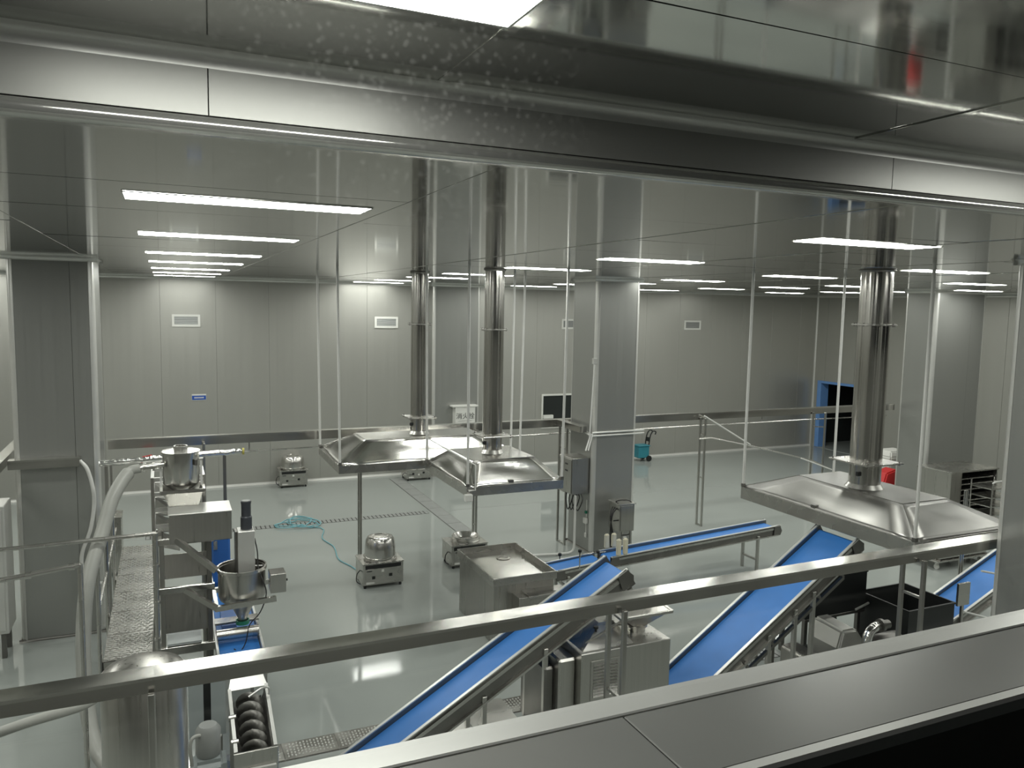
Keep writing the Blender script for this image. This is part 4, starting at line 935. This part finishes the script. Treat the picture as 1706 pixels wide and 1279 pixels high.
box('mount_plate', 'greyglass', t, .12, .24, 6.98, 7.0, .62, 1.12); box('mount_plate', 'greyglass', t, .30, .42, 6.98, 7.0, .62, 1.14); box('stand', 'darksteel', t, .12, .42, 6.86, 7.1, 0, .30); box('column', 'black', t, .235, .305, 7.0, 7.08, .3, 1.14)
MB().tube(spline([(.13, 6.6, .60), (.12, 6.6, .78), (.17, 6.62, .84), (.36, 6.7, .76)], 5), .014, 8).build('cable', 'hose', t, smooth=True)
t = thing('storage_tank', 'upright round steel tank below the near cable tray at left', 'tank', (-.19, 6.0, 0))
MB().lathe([(.24, .22), (.285, .28), (.285, 1.72), (.26, 1.76), (.16, 1.80), (.05, 1.815)], (-.19, 6.02, 0), 40).build('shell', 'steel_v', t, smooth=True)
for a in (-.38, 0.0):
    for b in (5.85, 6.2): MB().tube([(a, b, 0), (a, b, .26)], .025, 10).build('leg', 'steel', t, smooth=True)
MB().lathe([(.285, 1.695), (.295, 1.695), (.295, 1.72), (.285, 1.72)], (-.19, 6.02, 0), 40, close=True).build('lid_ring', 'steel', t, smooth=True)
tag(MB().tube(spline([(-1.9, 5.5, 1.50), (-1.2, 5.5, 1.66), (-.85, 5.5, 1.74), (-.55, 5.5, 1.79), (-.42, 5.62, 1.80), (-.36, 5.72, 1.76)], 7), .032, 12).build('white_hose', 'hose', None, smooth=True), 'pale hose arching from the left edge to the round tank', 'hose')

# left background
t = thing('upright_cabinet', 'tall pale cabinet left of the left column, cut by the frame', 'cabinet', (-2.3, 11.2, 0))
box('body', 'trim', t, -2.75, -1.80, 10.85, 11.33, .32, 1.90, bev=.008); box('door', 'trim', t, -2.72, -1.83, 10.835, 10.85, .36, 1.86, bev=.005)
for a in (-2.68, -1.87):
    for b in (10.92, 11.26): box('leg', 'darksteel', t, a - .025, a + .025, b - .025, b + .025, 0, .32)
tag(MB().tube(spline([(-1.02, 11.26, 2.33), (-.93, 11.22, 2.2), (-.87, 11.2, 1.85), (-.92, 11.2, 1.45), (-1.03, 11.2, 1.12), (-1.02, 11.2, .85), (-.93, 11.2, .74), (-.80, 11.15, .72)], 7), .024, 10).build('white_cable', 'rod', None, smooth=True), 'thick white cable hanging from the left column tray', 'cable')
t = thing('foil_pipe', 'foil wrapped pipe on a post behind the drum hopper', 'pipe', (.2, 10.9, 0))
MB().tube([(-.78, 10.9, 2.345)] + [(-.78 + k * .1, 10.9 + random.uniform(-.008, .008), 2.345 + k * .0035 + random.uniform(-.008, .008)) for k in range(1, 18)], [.036 + random.uniform(-.006, .008) for k in range(18)], 10).build('pipe', 'foil', t, smooth=True)
MB().lathe([(.045, 0), (.045, .025)], (.92, 10.9, 2.403), 12, 'x').build('end_cap', 'yellow', t, smooth=True)
box('post', 'darksteel', t, .675, .715, 10.88, 10.92, 0, 2.37); box('post', 'steel_v', t, -.72, -.68, 10.88, 10.92, 0, 2.31)
t = thing('red_valve', 'small red valve on a thin pipe behind the left column', 'valve', (-.3, 12.6, 2))
MB().tube([(-.78, 12.55, 2.0), (.5, 12.55, 2.03)], .010, 8).build('pipe', 'steel', t, smooth=True); MB().tube([(-.34, 12.55, 2.02), (-.32, 12.5, 2.10), (-.20, 12.5, 2.12)], .016, 8).build('lever', 'red', t, smooth=True)
box('post', 'steel_v', t, -.76, -.73, 12.535, 12.565, 0, 2.0)
_, c = cooker(-1.34, 13.6, 'steel cooker with basin half hidden behind the left column', 'pan', h=.95, dark=False); basin(c, 'upturned steel basin half hidden behind the left column', .20, .26)

SC.cycles.max_bounces = 4; SC.cycles.diffuse_bounces = 2; SC.cycles.glossy_bounces = 3; SC.cycles.transparent_max_bounces = 8
